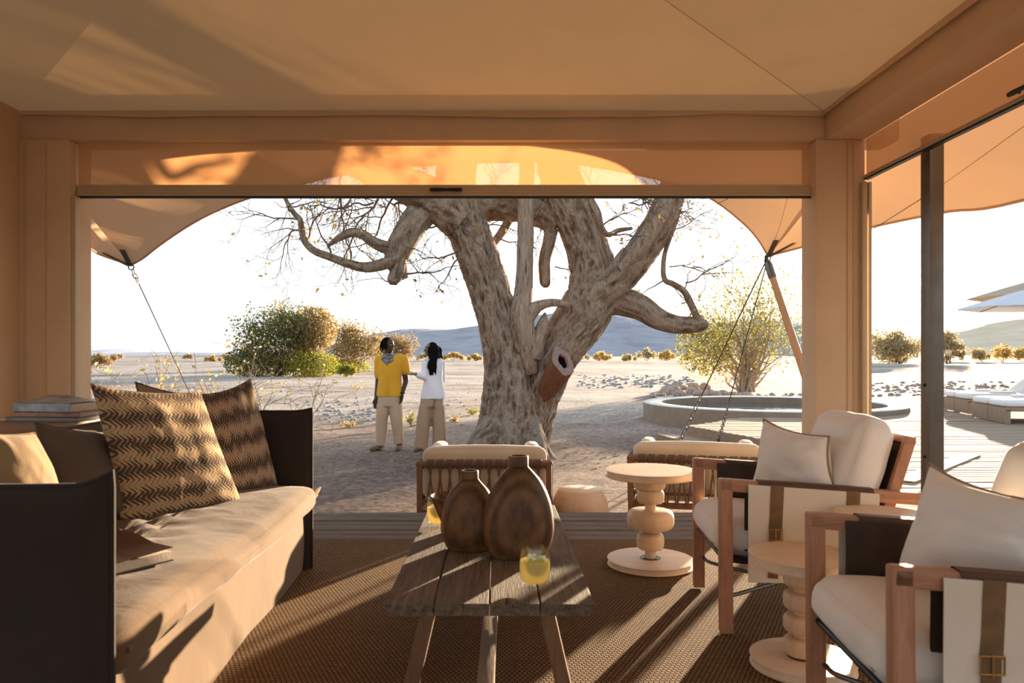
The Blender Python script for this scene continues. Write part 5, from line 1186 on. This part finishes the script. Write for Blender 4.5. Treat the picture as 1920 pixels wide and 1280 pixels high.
def fuse(m, name, mat, parent, voxel=.011, smooth=4, fold=0.0, fs=(9, 9, 3), seed=0):
    """voxel union of overlapping shapes into ONE continuous surface"""
    o = m.build(name + '_raw', None, None); mo = o.modifiers.new('r', 'REMESH'); mo.mode = 'VOXEL'; mo.voxel_size = voxel
    s_ = o.modifiers.new('s', 'SMOOTH'); s_.factor = .5; s_.iterations = smooth
    dg = bpy.context.evaluated_depsgraph_get(); me = bpy.data.meshes.new_from_object(o.evaluated_get(dg)); bpy.data.objects.remove(o, do_unlink=True)
    n = len(me.vertices); v = np.zeros(n * 3); me.vertices.foreach_get('co', v); v = v.reshape(-1, 3)
    if fold > 0:
        nr = np.zeros(n * 3); me.vertices.foreach_get('normal', nr); nr = nr.reshape(-1, 3)
        v = v + nr * ((fbm(v * np.array(fs) + seed, 3) - .45) * fold * 2)[:, None]
    me.vertices.foreach_set('co', v.ravel()); me.polygons.foreach_set('use_smooth', [True] * len(me.polygons)); me.update(); me.name = name
    me.materials.clear(); me.materials.append(MATS[mat]); ob = bpy.data.objects.new(name, me); COL.objects.link(ob); ob.parent = parent; return ob
PD = 11.7
def Z7(ox, zg):       # reader for the enlarged crop of the couple (640,600 .. 900,860 shown at 4.923x)
    def f(zx, zy, dy=0.0): return np.array([((640 + zx / 4.923) - ox) * PD / F, dy, (zg - zy) / 4.923 * PD / F])
    return f
def hand(m, wrist, direction, palm_n, size=1.0, curl=.35, thumb=1):
    d = np.array(direction, float); d /= np.linalg.norm(d); nrm_ = np.array(palm_n, float); nrm_ -= d * np.dot(d, nrm_); nrm_ /= np.linalg.norm(nrm_); s = np.cross(d, nrm_)
    w = np.array(wrist, float)
    for q in (-.026, -.009, .009, .026): cap(m, w + s * q * .7 * size, w + (d * .085 + s * q) * size, .013 * size, .012 * size, 8)
    for q, L in ((-.030, .062), (-.010, .076), (.010, .080), (.030, .070)):
        p = w + (d * .090 + s * q) * size; dd = d + s * q * 4; dd /= np.linalg.norm(dd); pts = [(p, .0098 * size)]
        for k in range(3):
            ang = curl * (k + .6); di = dd * math.cos(ang) + nrm_ * math.sin(ang); p = p + di * L * size * (.42, .32, .26)[k]; pts.append((p, (.0092, .0085, .0074)[k] * size))
        chain_caps(m, pts)
    p = w + (d * .025 + s * thumb * .030) * size; p1 = p + (d * .030 + s * thumb * .024 + nrm_ * .012) * size; p2 = p1 + (d * .032 + s * thumb * .006 + nrm_ * .012) * size
    chain_caps(m, [(p, .013 * size), (p1, .011 * size), (p2, .009 * size)])
def face(t, body_head, fwd, right, up, mats, hs=1.0):
    """eyes, brows and lips on the head; fwd/right/up are unit vectors"""
    c = body_head
    for s in (-1, 1):
        e_ = MB(); e_.ell(c + fwd * .077 * hs + right * s * .031 * hs + up * .012 * hs, (.0125 * hs,) * 3, 10, 8); ob = e_.build('eye', 'eye_white', t, local=True)
        e_ = MB(); e_.ell(c + fwd * .0850 * hs + right * s * .030 * hs + up * .012 * hs, (.0072 * hs,) * 3, 8, 6); e_.build('pupil', 'eye_dark', ob, local=True)
        e_ = MB(); e_.tube([c + fwd * .088 * hs + right * s * .014 * hs + up * .034 * hs, c + fwd * .090 * hs + right * s * .032 * hs + up * .040 * hs, c + fwd * .078 * hs + right * s * .050 * hs + up * .033 * hs], .0038, 6); e_.build('eyebrow', 'hair', t, local=True)
    e_ = MB(); e_.tube([c + fwd * .082 * hs - right * .025 * hs - up * .052 * hs, c + fwd * .097 * hs - up * .050 * hs, c + fwd * .082 * hs + right * .025 * hs - up * .052 * hs], [.004, .0075, .004], 8); e_.build('lips', 'lip', t, local=True)
def head_shapes(m, c, fwd, right, up, hs=1.0):
    rot = Matrix([right, fwd, up]).transposed()
    m.ell(c + up * .022 * hs - fwd * .008 * hs, (.076 * hs, .096 * hs, .098 * hs), 20, 14, rot)
    m.ell(c - up * .035 * hs + fwd * .022 * hs, (.060 * hs, .068 * hs, .080 * hs), 18, 12, rot)        # jaw
    m.ell(c - up * .100 * hs + fwd * .062 * hs, (.026 * hs, .024 * hs, .018 * hs), 12, 8, rot)         # chin
    cap(m, c + fwd * .086 * hs + up * .018 * hs, c + fwd * .108 * hs - up * .022 * hs, .010 * hs, .015 * hs, 10)   # nose
    for s in (-1, 1):
        m.ell(c + right * s * .076 * hs - fwd * .012 * hs - up * .004 * hs, (.010 * hs, .020 * hs, .030 * hs), 10, 8, rot)
        m.ell(c + right * s * .040 * hs + fwd * .062 * hs - up * .022 * hs, (.022 * hs, .020 * hs, .020 * hs), 10, 8, rot)
def unit(v): v = np.array(v, float); return v / np.linalg.norm(v)

# ---------------------------------------------------------------- man
oxm = 640 + 440 / 4.923; mz = Z7(oxm, 1196); mloc = ((oxm - 955) / F * PD, PD, ground_z((oxm - 955) / F * PD, PD))
man = thing('person', 'man in a mustard yellow short sleeved shirt and tan trousers turning to the woman', 'person', mloc, group='couple under the tree')
f_ = unit((.86, -.50, -.04)); r_ = unit(np.cross(f_, (0, 0, 1))); u_ = np.cross(r_, f_); hc = mz(438, 232, -.01)
m = MB(); head_shapes(m, hc, f_, r_, u_, .98)
cap(m, hc - u_ * .06 - f_ * .02, mz(440, 345, .02), .056, .066)
rings(m, [(mz(442, 690, .0), .17, .115), (mz(442, 560, .0), .155, .105), (mz(444, 440, .0), .175, .11), (mz(446, 370, .01), .17, .095), (mz(444, 335, .01), .09, .07)])
shl, shr = mz(356, 380, .01), mz(570, 384, .02)
ell_, wrl = mz(336, 570, .03), mz(322, 716, -.03); elr, wrr = mz(592, 560, .06), mz(568, 672, -.05)
chain_caps(m, [(shl, .058), (ell_, .044), (wrl, .028)]); chain_caps(m, [(shr, .058), (elr, .044), (wrr, .029)])
hand(m, wrl + (0, 0, -.01), (-.05, -.12, -1), (.55, -.6, 0), 1.0, .32, 1); hand(m, wrr + (0, 0, -.01), (-.16, -.12, -1), (-.6, -.5, 0), 1.05, .35, -1)
for hip, kn, an in ((mz(385, 720), mz(375, 930, -.03), mz(362, 1140, .0)), (mz(500, 720), mz(515, 925, -.04), mz(532, 1125, .03))):
    chain_caps(m, [(hip, .09), (kn, .058), (an, .042)]); cap(m, an - (0, 0, .03), an + (0, -.10, -.075), .035, .03)
body = fuse(m, 'body', 'skin_m', man, .0075, 3); face(man, hc, f_, r_, u_, None, .98)
m = MB()       # shirt
rings(m, [(mz(446, 700, .0), .205, .145), (mz(446, 640, .0), .198, .138), (mz(448, 540, .0), .182, .128), (mz(450, 450, .0), .190, .130), (mz(452, 385, .01), .205, .128), (mz(450, 345, .015), .170, .105), (mz(446, 318, .02), .088, .075)])
chain_caps(m, [(mz(385, 352, .01), .078), (mz(350, 368, .01), .080), (mz(342, 430, .015), .076), (mz(338, 505, .02), .072)]); chain_caps(m, [(mz(535, 350, .02), .080), (mz(572, 368, .025), .084), (mz(588, 420, .03), .078), (mz(592, 472, .04), .074)])
fuse(m, 'shirt', 'shirt_yellow', man, .011, 4, .016, (7, 7, 3), 2)
m = MB(); m.tube(spline([mz(440, 400, -.122), mz(442, 520, -.131), mz(440, 690, -.150)], 12), .0045, 6); tag(m.build('placket', 'shirt_yellow', man, local=True), 'raised front seam')
m = MB()       # trousers
rings(m, [(mz(442, 790, .0), .185, .135), (mz(442, 740, .0), .188, .135), (mz(442, 690, .0), .180, .13)])
for a_, k_, h_, w0, w1, w2 in ((mz(388, 770), mz(374, 940, -.02), mz(363, 1158, .0), .108, .088, .080), (mz(496, 770), mz(514, 930, -.03), mz(534, 1140, .03), .108, .090, .084)):
    rings(m, [(h_, w2, w2 * 1.08), ((h_ + k_) / 2, (w1 + w2) / 2, w1 * 1.03), (k_, w1, w1 * 1.08), ((k_ + a_) / 2, (w0 + w1) / 2, w0 * 1.05), (a_, w0, w0 * 1.12)])
fuse(m, 'trousers', 'trouser_tan', man, .011, 4, .020, (9, 9, 2.2), 5)
for a_, to in ((mz(360, 1165, .0), (-.10, -.18)), (mz(535, 1150, .03), (.0, -.20))):
    m = MB(); h_ = np.array([a_[0], a_[1], .045]); e_ = h_ + (to[0], to[1], -.012); cap(m, h_ + (0, .04, 0), h_ + (e_ - h_) * .4, .045, .044); cap(m, h_ + (e_ - h_) * .4, e_, .044, .036); cap(m, h_ + (0, 0, .0), h_ + (0, 0, .06), .046, .044)
    fuse(m, 'shoe', 'shoe', man, .010, 3)
m = MB(); rs = np.random.default_rng(3)      # short locks of hair
m.ell(hc + u_ * .046 - f_ * .034, (.086, .094, .080), 18, 12, Matrix([r_, f_, u_]).transposed())
for k in range(120):
    a_ = rs.uniform(0, 6.28); ph = rs.uniform(.0, 1.25); d = r_ * math.cos(a_) * math.sin(ph) + f_ * (math.sin(a_) * math.sin(ph) * .9 - .12) + u_ * math.cos(ph)
    if np.dot(d, f_) > .45: continue
    p = hc + u_ * .03 - f_ * .02 + d * .092; out = unit(d * np.array([1, 1, 0]) + (0, 0, .01)); L_ = rs.uniform(.11, .18) * (.5 + .5 * math.sin(ph))
    pts = spline([p, p + out * .022 - u_ * L_ * .35, p + out * .020 - u_ * L_], 6); m.tube(pts, [.010, .012, .012, .011, .010, .006], 6)
m.build('hair', 'hair', man, local=True)
m = MB()       # neckerchief
for k in range(3):
    a_ = np.linspace(0, 2 * math.pi, 25)[:-1]; cz = mz(440, 318 + k * 14, .005); m.tube(np.stack([cz[0] + (.082 + .012 * k) * np.cos(a_), cz[1] + (.078 + .016 * k) * np.sin(a_) - .012 * k, cz[2] - .03 * k * (np.sin(a_) < 0) * np.abs(np.sin(a_))], -1), .020, 8, closed=True)
m.ell(mz(432, 375, -.115), (.045, .022, .055), 12, 8); cap(m, mz(430, 385, -.12), mz(436, 412, -.125), .022, .010)
tag(fuse(m, 'neckerchief', 'scarf', man, .009, 2, .008, (20, 20, 20)), 'blue grey patterned neckerchief')
m = MB(); w_ = wrr + (.002, 0, .012); a_ = np.linspace(0, 2 * math.pi, 17)[:-1]; m.tube(np.stack([w_[0] + .034 * np.cos(a_), w_[1] + .034 * np.sin(a_), w_[2] + .0 * a_], -1), .008, 6, closed=True); m.box(w_ + (.018, -.032, 0), (.032, .012, .034), Matrix.Rotation(.5, 3, 'Z'), .004); tag(m.build('wristwatch', 'watch', man, local=True), 'dark wristwatch')

# ---------------------------------------------------------------- woman
oxw = 640 + 835 / 4.923; wz = Z7(oxw, 1196); wloc = ((oxw - 955) / F * PD, PD, ground_z((oxw - 955) / F * PD, PD))
wom = thing('person', 'woman in a loose white shirt and wide brown trousers gesturing to the man', 'person', wloc, group='couple under the tree')
f_ = unit((-.93, -.36, .03)); r_ = unit(np.cross(f_, (0, 0, 1))); u_ = np.cross(r_, f_); hc = wz(822, 268, -.0)
m = MB(); head_shapes(m, hc, f_, r_, u_, .90); cap(m, hc - u_ * .05 - f_ * .02, wz(840, 355, .02), .047, .056)
rings(m, [(wz(846, 700, .0), .15, .12), (wz(846, 560, .0), .125, .10), (wz(846, 440, .0), .145, .105), (wz(846, 380, .01), .14, .09), (wz(842, 345, .01), .07, .06)])
sl_, el_, wl_ = wz(785, 385, -.06), wz(772, 520, -.10), wz(700, 490, -.20); sr_, er_, wr_ = wz(918, 385, .05), wz(928, 545, .06), wz(866, 705, -.10)
chain_caps(m, [(sl_, .048), (el_, .038), (wl_, .025)]); chain_caps(m, [(sr_, .048), (er_, .038), (wr_, .026)])
hand(m, wl_ + (-.01, 0, 0), (-1, -.12, .02), (-.1, -.3, 1), .88, .22, 1); hand(m, wr_ + (0, 0, -.01), (-.12, -.1, -1), (-.7, -.4, 0), .92, .38, -1)
for hip, kn, an in ((wz(790, 720), wz(760, 930, -.03), wz(740, 1150, -.02)), (wz(895, 720), wz(905, 925, .0), wz(908, 1150, .03))):
    chain_caps(m, [(hip, .085), (kn, .052), (an, .036)]); cap(m, an - (0, 0, .03), an + (-.07, -.08, -.05), .030, .024)
fuse(m, 'body', 'skin_w', wom, .0075, 3); face(wom, hc, f_, r_, u_, None, .90)
m = MB()
rings(m, [(wz(846, 722, .0), .192, .150), (wz(848, 670, .0), .185, .148), (wz(848, 570, .0), .160, .132), (wz(848, 470, .0), .158, .125), (wz(848, 400, .01), .158, .115), (wz(848, 362, .015), .125, .09), (wz(842, 335, .02), .072, .062)])
chain_caps(m, [(wz(802, 378, -.03), .062), (sl_ + (-.005, 0, -.02), .062), (el_, .058), (wz(735, 508, -.155), .048), (wz(722, 500, -.175), .044)])
chain_caps(m, [(wz(900, 378, .03), .062), (sr_ + (.004, 0, -.02), .062), (er_, .056), (wz(892, 640, -.03), .050), (wz(872, 688, -.085), .046)])
fuse(m, 'shirt', 'shirt_white', wom, .011, 4, .018, (8, 8, 3.5), 8)
m = MB(); m.tube(spline([wz(800, 360, -.10), wz(794, 520, -.138), wz(795, 715, -.150)], 12), .0045, 6); m.build('placket', 'shirt_white', wom, local=True)
m = MB(); rings(m, [(wz(842, 800, .0), .182, .14), (wz(842, 740, .0), .182, .14), (wz(842, 685, .0), .165, .12)])
for a_, k_, h_, w0, w1, w2 in ((wz(790, 775), wz(764, 950, -.02), wz(738, 1182, -.02), .110, .108, .112), (wz(896, 775), wz(903, 940, .0), wz(910, 1178, .03), .108, .112, .122)):
    rings(m, [(h_, w2, w2 * .95), ((h_ + k_) / 2, (w1 + w2) / 2, w1), (k_, w1, w1 * 1.05), ((k_ + a_) / 2, (w0 + w1) / 2, w0 * 1.05), (a_, w0, w0 * 1.15)])
fuse(m, 'trousers', 'trouser_brown', wom, .011, 4, .030, (11, 11, 1.6), 3)
for a_ in (wz(735, 1172, -.05), wz(905, 1170, .0)):
    m = MB(); h_ = np.array([a_[0], a_[1], .035]); cap(m, h_, h_ + (-.07, -.14, -.012), .036, .028); fuse(m, 'shoe', 'shoe', wom, .010, 3)
m = MB(); rs = np.random.default_rng(9)       # long wavy hair
m.ell(hc + u_ * .042 - f_ * .034, (.080, .086, .082), 18, 12, Matrix([r_, f_, u_]).transposed()); m.ell(wz(868, 290, .0), (.085, .09, .115), 16, 10)
for k in range(30):
    q = k / 29; sx = 812 + 100 * q; dy = .02 + .08 * math.sin(q * 3.14) * (1 if k % 2 else -1) * 1.0
    front = k % 3 == 0; end = (rs.uniform(815, 885), rs.uniform(440, 525), -.135) if (front or q < .6) else (rs.uniform(870, 930), rs.uniform(330, 420), .05)
    top = hc + u_ * .085 + np.array([(q - .1) * .11, dy * .6, -.03 * q]); mid = wz(sx * .6 + end[0] * .4 + rs.uniform(-10, 18), 330 + rs.uniform(-20, 20), -.10 if end[2] < 0 else dy); lo = wz(end[0] + rs.uniform(-14, 14), (330 + end[1]) / 2 + 10, end[2] - .005); m.tube(spline([top, (top + mid) / 2 + np.array([(q - .35) * .06, -.03 if end[2] < 0 else .0, .02]), mid, lo, wz(*end)], 16), np.concatenate([np.full(11, .017), np.linspace(.017, .004, 5)]), 7)
fuse(m, 'hair', 'hair', wom, .009, 2, .010, (14, 14, 8))
